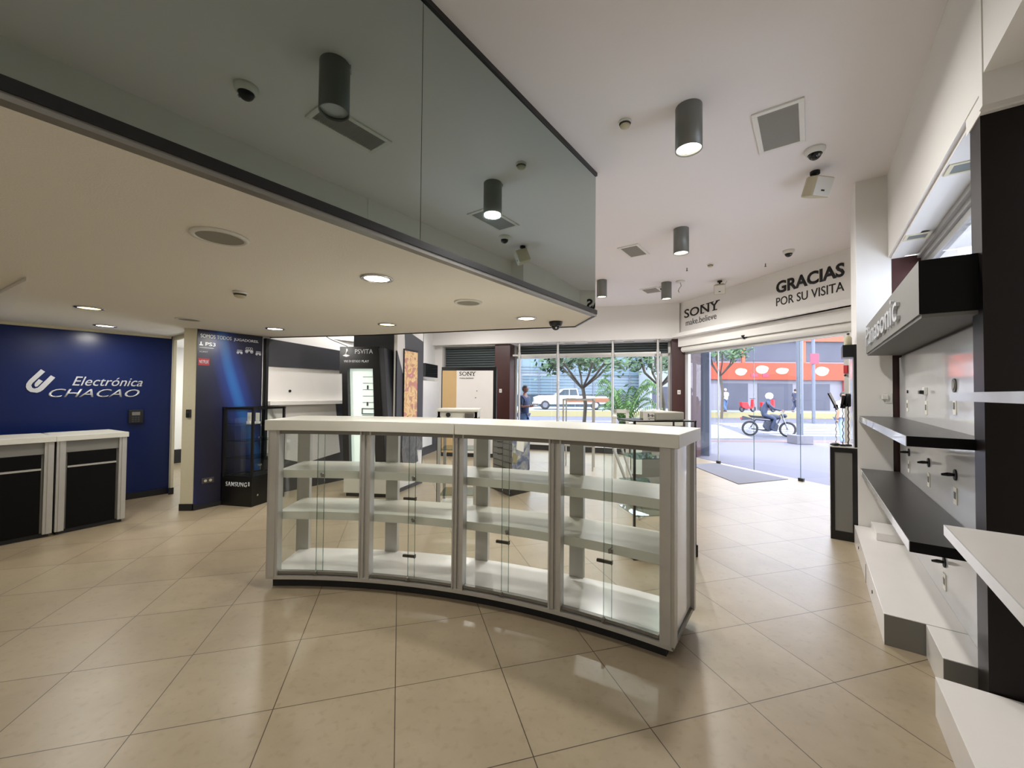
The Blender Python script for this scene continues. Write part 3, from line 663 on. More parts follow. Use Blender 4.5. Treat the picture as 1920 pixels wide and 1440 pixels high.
q = MB(); q.box(-.045, .045, -.048, -.044, .12, .17); q.build('screen', 'grey_panel', t)
q = MB(); [q.box(-.045+.032*i, -.022+.032*i, -.05, -.044, .02+.03*j, .04+.03*j) for i in range(3) for j in range(3)]; q.build('keys', 'anthracite', t)
q = MB(); q.box(-.012, .012, -.012, 0, -.05, .05); 
t = thing('door_intercom', 'small black card reader on the cream pillar', 'intercom', (P0[0]-.07, P0[1]-.005, 1.25), 0)
q = MB(); q.box(-.025, .025, -.03, 0.01, 0, .11); q.build('body', 'black_frame', t, bevel=.004)
q = MB(); q.box(-.014, .014, -.032, -.029, .06, .095); q.build('sensor_window', 'anthracite', t)
# cream end of the pillar toward the viewer
p = MB(); p.box(-.165, .0, -.0, .14, 0, ZS); struct(p, 'wall_pillar', 'cream_wall', loc=(P0[0], P0[1]+.001, 0), rz=3)
p = MB(); p.box(-.17, .0, -.012, .0, 0, .09); struct(p, 'baseboard_pillar', 'black_matte', loc=(P0[0], P0[1]+.001, 0), rz=3)

# printed mural on the poster wall (local x along the wall, local y into the wall)
t = thing('gaming_mural', 'dark blue printed gaming mural with light streaks on the pillar wall', 'poster', P0+(0,), P_ANG)
q = MB(); q.box(.005, .85, -.008, 0, .06, ZS-.005); q.build('print', 'blue_mural', t)
text('SOMOS TODOS ', .05, 'lettering_silver', 'lettering', t, (.04, -.008, 2.345), width=.38)
text('JUGADORES.', .05, 'lettering_white', 'lettering', t, (.45, -.008, 2.335), width=.34, bold=.015)
text('PS3', .05, 'lettering_silver', 'lettering', t, (.10, -.008, 2.235), width=.12)
q = MB(); q.wall([(.04, 2.25), (.055, 2.25), (.055, 2.29), (.04, 2.285)], -.011, -.008); q.box(.028, .072, -.011, -.008, 2.235, 2.25); q.build('emblem', 'lettering_silver', t)
q = MB(); q.box(.03, .2, -.010, -.008, 2.205, 2.209); q.build('caption_line', 'lettering_silver', t)
text('SONY', .022, 'lettering_white', 'lettering', t, (.03, -.008, 2.14), width=.10, bold=.01)
q = MB(); q.box(.02, .15, -.012, -.008, 1.965, 2.06); rl = q.build('red_badge', 'red_label', t)
text('NETFLIX', .045, 'lettering_white', 'badge_lettering', rl, (.03, -.012, 1.99), width=.11, bold=.01)
for cx, cz, k in ((.53, 2.19, .8), (.66, 2.225, 1.15), (.79, 2.19, .8)):
    q = MB()
    for dx in (-.022, 0, .022):
        q.torus((cx+dx*k*1.2, -.011, cz+.02*k), .014*k, .003, n=14, k=6)
    q.torus((cx-.03*k, -.011, cz-.02*k), .016*k, .004, n=14, k=6); q.torus((cx+.03*k, -.011, cz-.02*k), .016*k, .004, n=14, k=6)
    q.wall([(cx-.05*k, cz), (cx+.05*k, cz), (cx+.03*k, cz-.03*k), (cx+.012*k, cz-.012*k), (cx-.012*k, cz-.012*k), (cx-.03*k, cz-.03*k)], -.012, -.008)
    q.build('controller_picture', 'lettering_silver', t)
t = thing('wall_outlet', 'double power outlet low on the blue mural', 'outlet', loc2(PF, .165, -.009)+(.34,), P_ANG)
q = MB(); q.box(-.075, .075, -.01, 0, 0, .075); q.build('cover_plate', 'anthracite', t, bevel=.003)
for x in (-.03, .03): q = MB(); q.cyl((x, -.01, .037), (x, -.014, .037), .018, n=16); q.build('socket', 'beige_plastic', t)

# black glass cabinet with brand lettering
t = thing('glass_cabinet', 'black framed glass cabinet with white brand lettering on its base', 'display cabinet', (-3.61, 5.64, 0), -10.5)
t.rotation_euler = (0, 0, 0)
Hh = 1.385; FL, FR, BR, BL = (-.49, .095), (0, 0), (.13, .58), (-.22, .58)
fa_ = math.atan2(FR[1]-FL[1], FR[0]-FL[0]); TF = Matrix.Translation((FL[0], FL[1], 0)) @ Matrix.Rotation(fa_, 4, 'Z'); TS = Matrix.Rotation(math.atan2(BR[1], BR[0]), 4, 'Z')
q = MB(); q.prism([FL, FR, BR, BL], 0.0, .40); base = q.build('base', 'black_frame', t, bevel=.004)
text('SAMSUNG', .062, 'lettering_white', 'lettering', base, (FL[0]+.075, FL[1]-.016, .275), rot=(90, 0, math.degrees(fa_)), width=.345, bold=.004, spacing=1.15, depth=.006)
q = MB(); q.box(.445, .462, -.006, 0, .29, .345, TF); q.build('mark', 'lettering_white', base)
q = MB()
for px_, py_ in ((FL[0]+.02, FL[1]+.015), (FR[0]-.015, FR[1]+.02), (BR[0]-.02, BR[1]-.015), (BL[0]+.015, BL[1]-.015)): q.box(px_-.015, px_+.015, py_-.015, py_+.015, .4, Hh)
def rim(z0, z1, w_=.03):
    pts = [Vector(FL), Vector(FR), Vector(BR), Vector(BL)]; c_ = sum(pts, Vector((0, 0)))/4
    for a_, b_ in zip(pts, pts[1:]+pts[:1]):
        d_ = (b_-a_).normalized(); n_ = Vector((-d_.y, d_.x))*w_; q.prism([tuple(a_), tuple(b_), tuple(b_+n_), tuple(a_+n_)], z0, z1)
rim(Hh-.03, Hh); rim(.4, .42); q.build('frame', 'black_frame', t)
q = MB(); q.box(.03, .47, .010, .014, .42, Hh-.03, TF); q.build('glass_pane', 'case_glass', t)
q = MB(); q.box(.03, .57, -.014, -.010, .42, Hh-.03, TS @ Matrix.Scale(1, 4)); q.v = [(x_, y_, z_) for x_, y_, z_ in q.v]; q.build('glass_pane', 'case_glass', t)
for z in (.66, .90, 1.14): q = MB(); q.prism([(FL[0]+.04, FL[1]+.03), (-.02, .03), (.10, .55), (-.2, .55)], z, z+.008); q.build('glass_shelf', 'edge_glass', t)
for z in (.56, .95): q = MB(); q.box(.10, .15, -.012, .004, z, z+.022, TS); q.build('hinge', 'chrome', t)
q = MB(); q.cyl(TS @ Vector((.09, -.0, .15)), TS @ Vector((.09, -.012, .15)), .014, n=16); q.build('lock', 'chrome', t)
for i, x in enumerate((-.30, -.16)):
    c_, s_ = math.cos(R(-10.5)), math.sin(R(-10.5)); X, Y = -3.61 + x*c_-.25*s_, 5.64 + x*s_+.25*c_
    tt = thing('price_card', ['left', 'right'][i] + ' one of two white price cards standing inside the black glass cabinet', 'price card', (X, Y, 1.148), -10.5, 'white cards in the black glass cabinet')
    q = MB(); q.box(-.03, .03, -.004, .004, .03, .15); q.build('card', 'paper', tt); q = MB(); q.box(-.03, .03, -.02, .02, 0, .025); q.build('foot', 'white_plastic', tt)
q = MB(); q.tube([(-4.22, 5.70, .01), (-4.27, 5.73, .03), (-4.30, 5.78, .1), (-4.27, 5.83, .17), (-4.22, 5.86, .2)], .006, 8)
tag(q.build('power_cord', 'white_plastic'), 'white cord at the foot of the blue mural beside the black cabinet', 'cord')

# ================================================================== LEFT WALL PANELS (frame: x along wall)
LA = math.degrees(math.atan2(1.4, .86)); LO = (-3.86, 6.2); LF = (LO, LA)
t = thing('wall_display', 'white wall display panel with black upper band behind the black cabinet', 'display panel', LO+(0,), LA)
q = MB(); q.wall([(.02, 2.0), (.02, 2.43), (1.62, 2.34), (1.62, 2.0)], -.07, 0); q.build('upper_band', 'anthracite', t)
q = MB(); q.box(.02, .06, -.09, 0, .05, 2.42); q.build('end_post', 'black_frame', t)
q = MB(); q.box(.06, 1.62, -.05, 0, 1.46, 2.0); q.build('upper_panel', 'white_laminate', t)
q = MB(); q.box(.06, 1.62, -.16, 0, 1.40, 1.46); q.build('ledge', 'white_laminate', t)
q = MB(); q.wall([(.06, .62), (.06, 1.4), (1.25, 1.4), (1.36, .52), (.7, .42)], -.05, 0); q.build('lower_panel', 'white_laminate', t)
q = MB(); q.box(.06, 1.62, -.035, 0, .0, 1.4); q.build('backing', 'anthracite', t)
for x, z in ((.42, 1.62), (.4, 1.0), (.95, .9)): q = MB(); q.cyl((x, -.05, z), (x, -.056, z), .022, n=16); q.build('cable_hole', 'black_matte', t)

# ================================================================== BLACK DECOR PILLAR AND HANDHELD KIOSK
p = MB(); p.box(-.80, 0, 0, .9, 0, ZC); struct(p, 'wall_pillar', 'black_matte', loc=(-1.90, 6.50, 0), rz=-18)
t = thing('handheld_kiosk', 'tall black game kiosk with a lit white pegboard and silver lettering', 'display kiosk', (-2.23, 6.22, 0), -6)
q = MB(); q.box(-.36, .40, .0, .38, .06, .42); q.build('base', 'counter_white', t, bevel=.004)
q = MB(); q.box(-.33, .37, .03, .36, 0, .06); q.build('kick_plinth', 'black_matte', t)
q = MB(); q.wall([(-.47, 2.32), (-.47, 1.9), (-.43, 1.9), (-.38, .42), (-.28, .42), (-.34, 1.9), (-.34, 1.98), (.10, 1.98), (.10, 2.32)], .02, .10); q.build('left_frame', 'black_frame', t)
q = MB(); q.wall([(.10, 2.32), (.14, 2.32), (.30, .42), (.14, .42), (.07, 1.98), (.07, 2.0), (.10, 2.0)], .02, .10); q.build('right_frame', 'black_frame', t)
q = MB(); q.wall([(.14, 2.30), (.24, 2.30), (.38, .42), (.30, .42)], .04, .34); q.build('side_panel', 'anthracite', t)
q = MB(); q.wall([(-.36, 1.98), (.09, 1.98), (.16, .42), (-.3, .42)], .10, .13); pb = q.build('pegboard', 'backlit', t)
text('PSVITA', .07, 'lettering_silver', 'lettering', t, (-.22, .02, 2.21), width=.29, depth=.004)
q = MB(); q.wall([(-.385, 2.19), (-.365, 2.19), (-.365, 2.29), (-.335, 2.28), (-.335, 2.25), (-.355, 2.24), (-.355, 2.2), (-.385, 2.2)], .014, .02); q.wall([(-.42, 2.18), (-.37, 2.205), (-.30, 2.18), (-.36, 2.16)], .014, .02); q.build('emblem', 'lettering_silver', t)
text('VIVE EN ESTADO', .035, 'lettering_silver', 'lettering', t, (-.40, .02, 2.075), width=.27)
text('PLAY', .035, 'lettering_white', 'lettering', t, (-.11, .02, 2.075), width=.12, bold=.02)
q = MB()
for i in range(14):
    z = .55+i*.1; q.box(-.12, .08, .09, .10, z, z+.006)
for i in range(5): q.box(-.05+.0*i, -.03, .085, .10, .62+.26*i, .68+.26*i)
for z0, z1 in ((1.06, 1.14), (1.27, 1.35)): q.box(-.13, .09, .085, .1, z1, z1+.012); q.box(-.13, .09, .085, .1, z0, z0+.012); q.box(-.13, -.12, .085, .1, z0, z1)
q.build('peg_rails', 'lettering_grey', t)
q = MB(); q.tube([(-2.87, 6.2, ZS+.005), (-2.80, 6.22, 2.42), (-2.68, 6.27, 2.37), (-2.58, 6.3, 2.325)], .006, 6)
tag(q.build('power_cord', 'black_matte'), 'thin black cable running from the low ceiling to the game kiosk', 'cord')
# decor panels on the side face of the black pillar; x along the face going away
DA = math.degrees(math.atan2(.95, .30)); DO = (-1.86, 6.42)
t = thing('geometric_display', 'angular white and anthracite wall display with a tall printed picture', 'display panel', DO+(0,), DA)
q = MB(); q.wall([(0, 2.28), (0, ZS+.9), (.17, ZS+.9), (.22, 2.30), (.17, 1.92)], -.03, 0); q.build('white_facet', 'white_laminate', t)
q = MB(); q.wall([(0, .30), (0, 2.28), (.17, 1.92), (.17, .62), (.13, .30)], -.03, 0); q.build('lower_facet', 'anthracite', t)
q = MB(); q.wall([(.19, 2.66), (.80, 2.52), (.82, .95), (.17, .95), (.17, 1.92), (.225, 2.30)], -.03, 0); q.build('grey_facet', 'anthracite', t)
q = MB(); q.box(.17, .60, -.05, -.03, 1.1, 2.33); f2 = q.build('picture_frame', 'black_frame', t)
q = MB(); q.box(.18, .58, -.055, -.05, 1.12, 2.30); q.build('picture', 'warm_print', f2)
q = MB(); q.wall([(.15, .62), (.17, 1.08), (.78, 1.05), (.80, .60), (.62, .62), (.66, .42), (.2, .36)], -.045, -.03); q.build('lower_picture', 'grey_print', t)
q = MB(); q.box(0, .85, -.0, .03, 0, 3.3); q.build('backing_board', 'white_laminate', t)
q = MB(); q.box(0, .85, -.02, 0, 0, .06); q.build('skirting', 'anthracite', t)
# tv and white wall units further on the left wall
FA = math.degrees(math.atan2(3.55, .61)); FO = (-2.75, 8.9)
t = thing('wall_television', 'small black wall television between the picture and the shutter', 'television', loc2((FO, FA), .55, -.03)+(0,), FA)
q = MB(); q.box(1.40, 2.36, -.06, 0, 2.03, 2.40); q.build('screen', 'tv_black', t, bevel=.006)
q = MB(); q.box(1.7, 2.0, 0, .035, 2.1, 2.3); q.build('wall_bracket', 'black_matte', t)
t = thing('wall_display', 'white slotted wall panel with a black lower ledge below the television', 'display panel', loc2((FO, FA), .1, -.005)+(0,), FA)
q = MB(); q.box(0, 3.0, -.05, 0, .85, 1.93); q.build('upper_panel', 'white_laminate', t)
q = MB(); q.box(0, 3.0, -.12, 0, .78, .85); q.build('ledge', 'anthracite', t)
q = MB(); q.box(.6, 1.9, -.28, -.0, .22, .62); q.build('white_drawer', 'white_laminate', t)
q = MB(); q.box(.5, 2.6, -.26, -.0, .62, .70); q.box(1.9, 2.5, -.24, 0, .12, .62); q.box(.5, 2.6, -.26, 0, .0, .22); q.build('black_base', 'anthracite', t)

# tall brand panel in front of the shutter
t = thing('brand_panel', 'white and beige brand panel in a black frame in front of the closed shutter', 'display panel', (-1.80, 10.25, 0), -8)
q = MB(); q.box(0, 1.42, .02, .12, 0, 2.26); q.build('frame', 'black_frame', t)
q = MB(); q.box(.03, .40, .0, .02, .1, 2.17); q.build('beige_side', 'beige_print', t)
q = MB(); q.box(.40, 1.34, -.0, .02, .1, 2.17); wp = q.build('white_board', 'white_laminate', t)
def sony(parent, x, y, z, w, h, m, d=.004):
    o = text('SONY', h, m, 'lettering', parent, (x, y, z), width=w, bold=.012 if h > .15 else .003, depth=d)
    q = MB(); b = h*.13; lw = w
    for fx0, fx1, zz in ((.505, .60, h-b*.8), (.505, .60, 0), (.66, .76, h-b*.8), (.755, .86, h-b*.8), (.92, 1.02, h-b*.8), (.83, .95, 0)):
        q.box(x+fx0*lw, x+fx1*lw, y-d, y, z+zz, z+zz+b*.8)
    q.build('serifs', m, parent)
sony(wp, .47, -.001, 2.04, .42, .1, 'lettering_black')
text('make.believe', .045, 'lettering_grey', 'lettering', wp, (.48, -.001, 1.96), width=.36)
for x, z in ((.93, 1.66), (.90, 1.49)): q = MB(); q.cyl((x, 0, z), (x, -.012, z), .012, n=12); q.build('stud', 'lettering_grey', wp)

# silver framed glass showcase (left of centre)
t = thing('aluminium_showcase', 'silver framed glass showcase behind the counter left of centre', 'display cabinet', (-.98, 5.35, 0), 0)
w_, d_, h_ = .52, .5, 1.40
q = MB()
for x0, y0 in ((0, 0), (w_-.04, 0), (0, d_-.04), (w_-.04, d_-.04)): q.box(x0, x0+.04, y0, y0+.04, 0, h_-.1)
q.build('frame', 'aluminium', t)
q = MB(); q.box(-.02, w_+.02, -.02, d_+.02, h_-.03, h_); q.box(0, w_, 0, .03, h_-.12, h_-.03); q.box(0, w_, d_-.03, d_, h_-.12, h_-.03); q.box(0, .03, 0, d_, h_-.12, h_-.03); q.box(w_-.03, w_, 0, d_, h_-.12, h_-.03); q.build('top', 'counter_white', t)
for z in (.25, .52, .85): q = MB(); q.box(.03, w_-.03, .03, d_-.03, z, z+.012); q.build('glass_shelf', 'edge_glass', t)
for z in (.1,): q = MB(); q.box(0, w_, 0, d_, z-.06, z); q.build('base_shelf', 'white_laminate', t)
q = MB(); q.cyl((.14, -.02, h_-.075), (.14, 0, h_-.075), .03, n=16); q.build('lock', 'black_matte', t)
q = MB(); q.box(w_-.16, w_-.04, -.03, -.02, h_-.12, h_-.05); q.box(w_-.13, w_-.10, -.032, -.02, h_-.1, h_-.05); q.build('bracket', 'mid_grey', t)
q = MB(); q.box(-.008, 0, 0, .02, 0, h_-.1); q.build('edge_strip', 'black_frame', t)

# printed promo stand
t = thing('promo_stand', 'small promotional stand with slatted grey side and printed comic side on a black base', 'display stand', (-.016, 6.34, 0), 0)
L1 = (-.394+.016, 7.0-6.34); L2 = (.318+.016, 6.68-6.34)
def quadbox(a, b, z0, z1, T=.02):
    d = Vector((b[0]-a[0], b[1]-a[1])).normalized(); n = (-d.y*T, d.x*T); return [a, b, (b[0]+n[0], b[1]+n[1]), (a[0]+n[0], a[1]+n[1])]
far = (L1[0]+L2[0], L1[1]+L2[1])
q = MB(); q.prism([(0, 0), L2, far, L1], 0, .10); q.build('base', 'black_frame', t)
s = .86; off = (.025, .06)
def sc(p): return (p[0]*s+off[0], p[1]*s+off[1])
q = MB(); q.prism([sc((0, 0)), sc(L2), sc(far), sc(L1)], .10, 1.12); body = q.build('body', 'grey_panel', t)
a, b = sc((0, 0)), sc(L2); d = Vector((b[0]-a[0], b[1]-a[1])).normalized(); n = (d.y, -d.x)
q = MB(); q.prism([a, b, (b[0]+n[0]*.01, b[1]+n[1]*.01), (a[0]+n[0]*.01, a[1]+n[1]*.01)], .36, 1.12); q.build('printed_side', 'stand_print', t)
T = Matrix.Translation((a[0]+n[0]*.012, a[1]+n[1]*.012, 0)) @ Matrix.Rotation(math.atan2(d.y, d.x), 4, 'Z')
q = MB(); q.wall([(.08, .72), (.11, .98), (.27, .93), (.25, .66)], -.006, 0, T); q.build('pale_picture_patch', 'paper', t)
q = MB(); q.wall([(.0, .52), (.02, .68), (.12, .62), (.08, .5)], -.006, 0, T); q.build('yellow_picture_patch', 'yellow_paint', t)
a, b = sc((0, 0)), sc(L1); d = Vector((b[0]-a[0], b[1]-a[1])).normalized(); T = Matrix.Translation((a[0], a[1], 0)) @ Matrix.Rotation(math.atan2(d.y, d.x), 4, 'Z')
q = MB()
for i in range(9): q.box(.0, .62, -.0, .012, .2+i*.1, .205+i*.1, T)
q.build('slat_grooves', 'black_matte', t)
q = MB()
for i in range(3): q.cyl(T @ Vector((.3, .0, .62+i*.1)), T @ Vector((.3, .1, .62+i*.1)), .006, n=8)
q.build('pegs', 'black_frame', t)

# thin steel table stand by the window
t = thing('display_table', 'slender silver framed glass table near the street window', 'display table', (1.08, 8.6, 0), -15)
q = MB()
for x0, y0 in ((0, 0), (.62, 0), (0, .5), (.62, .5)): q.box(x0, x0+.03, y0, y0+.03, 0, 1.5)
q.box(0, .65, 0, .03, 1.47, 1.5); q.box(0, .65, .5, .53, 1.47, 1.5); q.box(0, .03, 0, .53, 1.47, 1.5); q.box(.62, .65, 0, .53, 1.47, 1.5); q.box(0, .65, 0, .03, .5, .53); q.box(0, .65, .5, .53, .5, .53)
q.build('frame', 'aluminium', t)
q = MB(); q.box(0, .65, 0, .53, 1.5, 1.51); q.build('glass_top', 'case_glass', t)

# tension poles and rails in front of the street window
t = thing('window_rack', 'floor to ceiling row of slim steel poles joined by a rail before the street window', 'rack', loc2(FF, 0, .21)+(.22,), F_ANG)
SP = SOF-.22
for s_ in (2.40, 3.55, 5.08, 6.25):
    q = MB(); q.cyl((s_, 0, 0), (s_, 0, SP), .032, n=16); q.cyl((s_, 0, 2.44), (s_, 0, 2.58), .042, n=16); pl = q.build('pole', 'aluminium', t)
    q = MB(); q.lathe([(0, 0), (.07, 0), (.07, -.012), (.03, -.03)], 20, (s_, 0, SP)); q.build('ceiling_flange', 'aluminium', pl)
    q = MB(); q.lathe([(0, 0), (.07, 0), (.07, .012), (.03, .03)], 20, (s_, 0, 0)); q.build('floor_flange', 'aluminium', pl)
q = MB(); q.box(2.2, 6.32, -.02, .02, 2.48, 2.53); q.build('rail', 'aluminium', t)

# right glass showcase behind the counter end
t = thing('glass_showcase', 'tall clear glass showcase with black base behind the right end of the counter', 'display cabinet', (1.815, 4.05, 0), 8)
w_, d_, h_ = .62, .42, 1.36
q = MB(); q.box(-w_, .06, 0, d_, 0, .12); q.build('base', 'black_frame', t, bevel=.004)
q = MB(); q.box(-w_, .045, .0, d_, h_-.012, h_); q.box(.025, .04, .0, .015, .12, h_); q.box(.025, .04, d_-.015, d_, .12, h_); q.box(-w_, -w_+.02, 0, .02, .12, h_); q.build('frame', 'black_frame', t)
for x0, x1, y0, y1 in ((-w_, .03, .004, .010), (.03, .036, .015, d_-.015), (-w_, -w_+.006, .02, d_)):
    q = MB(); q.box(x0, x1, y0, y1, .12, h_-.012); q.build('glass_pane', 'case_glass', t)
for z in (.42, .71, .98): q = MB(); q.box(-w_+.02, .025, .01, d_-.01, z, z+.008); q.build('glass_shelf', 'edge_glass', t)
q = MB(); q.box(-.36, -.04, .05, .36, 0, .085); 
o = q.build('storage_box', 'box_grey', loc=(1.80, 4.05, h_), rz=14, bevel=.01); tag(o, 'grey flat box lying on top of the glass showcase', 'box')
t = thing('notice_card', 'white card with black handwriting beside the grey box', 'sign', (1.33, 4.02, h_), 14)
q = MB(); q.box(-.02, .13, 0, .004, 0, .09); q.build('card', 'paper', t)
q = MB()
for i, (x0, x1, z0, z1) in enumerate(((.03, .04, .035, .07), (.045, .05, .035, .06), (.05, .07, .05, .055), (.072, .082, .036, .062), (.088, .094, .04, .058), (.096, .112, .044, .05), (.03, .1, .02, .023), (.04, .05, .008, .014))): q.box(x0, x1, -.001, 0, z0, z1)
q.build('handwriting', 'lettering_black', t)
# pale desk behind it, window side
t = thing('reception_desk', 'pale desk with a sloping front and white frame near the entrance', 'desk', (2.3, 6.6, 0), -20)
q = MB(); q.box(-.35, .42, .0, .6, 0, 1.12); q.build('body', 'grey_panel', t)
q = MB(); q.wall([(-.4, 1.12), (.46, 1.12), (.46, 1.3), (.0, 1.36), (-.05, 1.2)], .0, .5); q.build('sloping_top', 'paper', t)
q = MB(); q.box(-.42, -.37, 0, .05, 0, 1.36); q.box(-.62, -.57, 0, .05, 0, 1.36); q.box(-.62, -.37, 0, .05, 1.3, 1.36); q.build('side_frame', 'white_plastic', t)
q = MB(); q.box(-.33, -.16, -.01, 0, .3, 1.0); q.build('door_panel', 'mint_panel', t)
# folded trestle on the floor behind the counter
t = thing('folded_easel', 'folded aluminium easel leaning behind the right half of the counter', 'easel', (1.55, 5.3, 0))
q = MB(); q.tube([(.12, -.05, .02), (-.18, .35, 1.02)], .022, 10); q.build('leg', 'aluminium', t)
q = MB(); q.tube([(.20, .0, .02), (-.05, .4, 1.02)], .016, 10); q.build('leg', 'aluminium', t)
q = MB(); q.tube([(-.12, .3, 1.0), (-.12, .32, 1.3)], .028, 10); q.ball((-.12, .32, 1.3), .035); q.build('head', 'white_plastic', t)
q = MB(); q.cyl((.08, -.03, .2), (.17, .02, .2), .03, n=12); q.build('foot_clamp', 'dark_aluminium', t)

# outlets on the maroon columns
for i, s_ in enumerate((1.79, 6.78)):
    t = thing('wall_outlet', ['small white switch plate on the maroon column left of the street window', 'small white switch plate on the maroon column beside the entrance'][i], 'outlet', loc2(FF, s_, .3)+(1.62,), F_ANG, 'switch plates on maroon columns')
    q = MB(); q.box(-.04, .04, -.01, 0, 0, .11); q.build('cover_plate', 'white_plastic', t, bevel=.003)
    q = MB(); q.box(-.014, .014, -.014, -.01, .035, .075); q.build('switch', 'grille', t)

# lettering on the white fascia over the entrance (x along the fascia, y outwards)
t = thing('wall_lettering', 'black farewell lettering on the white fascia above the entrance', 'sign', B_O+(0,), B_ANG)
text('GRACIAS', .235, 'lettering_black', 'lettering', t, (2.93, 0, 3.585), width=1.27, bold=.035, depth=.006)
text('POR SU VISITA', .16, 'lettering_black', 'lettering', t, (2.93, 0, 3.345), width=1.26, depth=.006, bold=.004)
t = thing('wall_lettering', 'black serif brand lettering with slogan left of the farewell words', 'sign', B_O+(0,), B_ANG)
sony(t, .24, -.001, 3.585, 1.2, .22, 'lettering_black', .006)
text('make.believe', .15, 'lettering_grey', 'lettering', t, (.30, 0, 3.38), width=1.06, depth=.006)

# entrance mat
q = MB(); q.prism([(4.10, 9.30), (4.80, 9.52), (5.34, 7.80), (4.12, 7.34)], 0, .012)
tag(q.build('entrance_mat', 'mat_rubber', bevel=.003), 'grey rubber doormat inside the glass entrance', 'mat')

# ================================================================== DEMO STAND BY THE PILLAR (frame UV: x across, y along)
SX, SY = g(5.90, .29)
t = thing('phone_stand', 'tall black framed demo stand with a pale panel door beside the white pillar', 'display stand', (SX, SY, 0), U_ANG)
q = MB(); q.box(-.115, .115, .01, .40, 0, 1.035); q.build('base_body', 'white_laminate', t)
q = MB(); q.box(-.12, .12, -.012, .01, 0, .10); q.box(-.12, .12, -.012, .01, .985, 1.04); q.box(-.12, -.08, -.012, .01, .1, .985); q.box(.075, .12, -.012, .01, .1, .985); q.build('front_frame', 'black_frame', t)
q = MB(); q.box(-.08, .075, -.004, .008, .1, .985); q.build('front_panel', 'grey_panel', t)
q = MB(); q.box(-.12, .12, -.012, .42, 1.035, 1.05); q.build('tray', 'white_laminate', t)
q = MB(); q.box(.095, .12, -.012, .42, 1.05, 2.20); q.build('back_upright', 'black_frame', t)
q = MB(); q.box(.0, .10, -.0, .30, 2.06, 2.20); q.build('canopy', 'black_frame', t)
q = MB(); q.box(.085, .095, .02, .40, 1.05, 2.06); q.build('white_side_board', 'white_gloss', t)
for i, (x, y, z, tl, lb) in enumerate(((-.06, .12, 1.50, -22, 'black tablet on a tethered holder of the demo stand, leftmost'), (.0, .06, 1.50, 8, 'black handset on the demo stand beside the tablet'), (.05, .10, 1.52, 0, 'black handset on the demo stand closest to the pillar'))):
    cx, cy = g(5.90+y, .29+x); tt = thing('tethered_phone', lb, 'phone', (cx, cy, 1.05), U_ANG, 'tethered devices of the demo stand')
    T = Matrix.Translation((0, 0, z-1.05)) @ Matrix.Rotation(R(tl), 4, 'Y') @ Matrix.Rotation(R(60 if i else 75), 4, 'Z')
    q = MB(); q.box(-.045, .045, -.007, .007, -.02 if i else -.04, .13 if i else .17, T); q.build('body', 'black_frame', tt, bevel=.006)
    q = MB(); q.box(-.04, .04, -.009, -.006, -.01 if i else -.03, .12 if i else .16, T); q.build('screen', 'tv_black' if i else 'lettering_silver', tt)
    pts = [(.0, 0, .0)]
    q = MB(); pts = [(.012*math.cos(k*1.4)*.4, .012*math.sin(k*1.4)*.4, k*(z-1.07)/26) for k in range(27)]; q.tube(pts, .005, 6); q.build('coiled_cable', ['lettering_silver', 'dark_aluminium', 'black_frame'][i], tt)
    q = MB(); q.cyl((0, 0, 0), (0, 0, .02), .03, n=16); q.build('cable_foot', 'black_matte', tt)
    q = MB(); q.box(-.02, .02, -.02, .02, z-1.07, z-1.03); q.build('holder', 'black_frame', tt)
t = thing('tether_pad', 'heap of black remote and coiled silver cable on the demo stand tray', 'cable', g(5.93, .22)+(1.05,), U_ANG)
q = MB(); q.ball((0, 0, .016), .016, 16, 8, (3.2, 1.8, 1)); q.build('remote', 'black_frame', t)
q = MB(); q.torus((-.01, .09, .012), .03, .006, 'z', 20, 8); q.torus((.0, .10, .024), .026, .006, 'z', 20, 8); q.build('cable_coil', 'lettering_silver', t)
t = thing('bottle', 'small beige bottle standing on top of the demo stand', 'bottle', g(6.02, .345)+(2.20,))
q = MB(); q.lathe([(0, 0), (.032, 0), (.034, .01), (.034, .09), (.026, .105), (.012, .115), (.012, .13)], 20); q.build('body', 'beige_plastic', t)
q = MB(); q.lathe([(.013, .125), (.013, .145), (.0, .146)], 16); q.build('cap', 'black_matte', t)
t = thing('door_buzzer', 'small red door sensor beside the entrance frame behind the demo stand', 'sensor', loc2(EF, 3.82, -.05)+(2.0,), E_ANG)
q = MB(); q.box(-.03, .03, -.03, 0, 0, .14); q.build('body', 'red_label', t, bevel=.003)
q = MB(); q.ball((0, -.03, -.03), .02, 10, 8); q.build('button', 'black_frame', t)

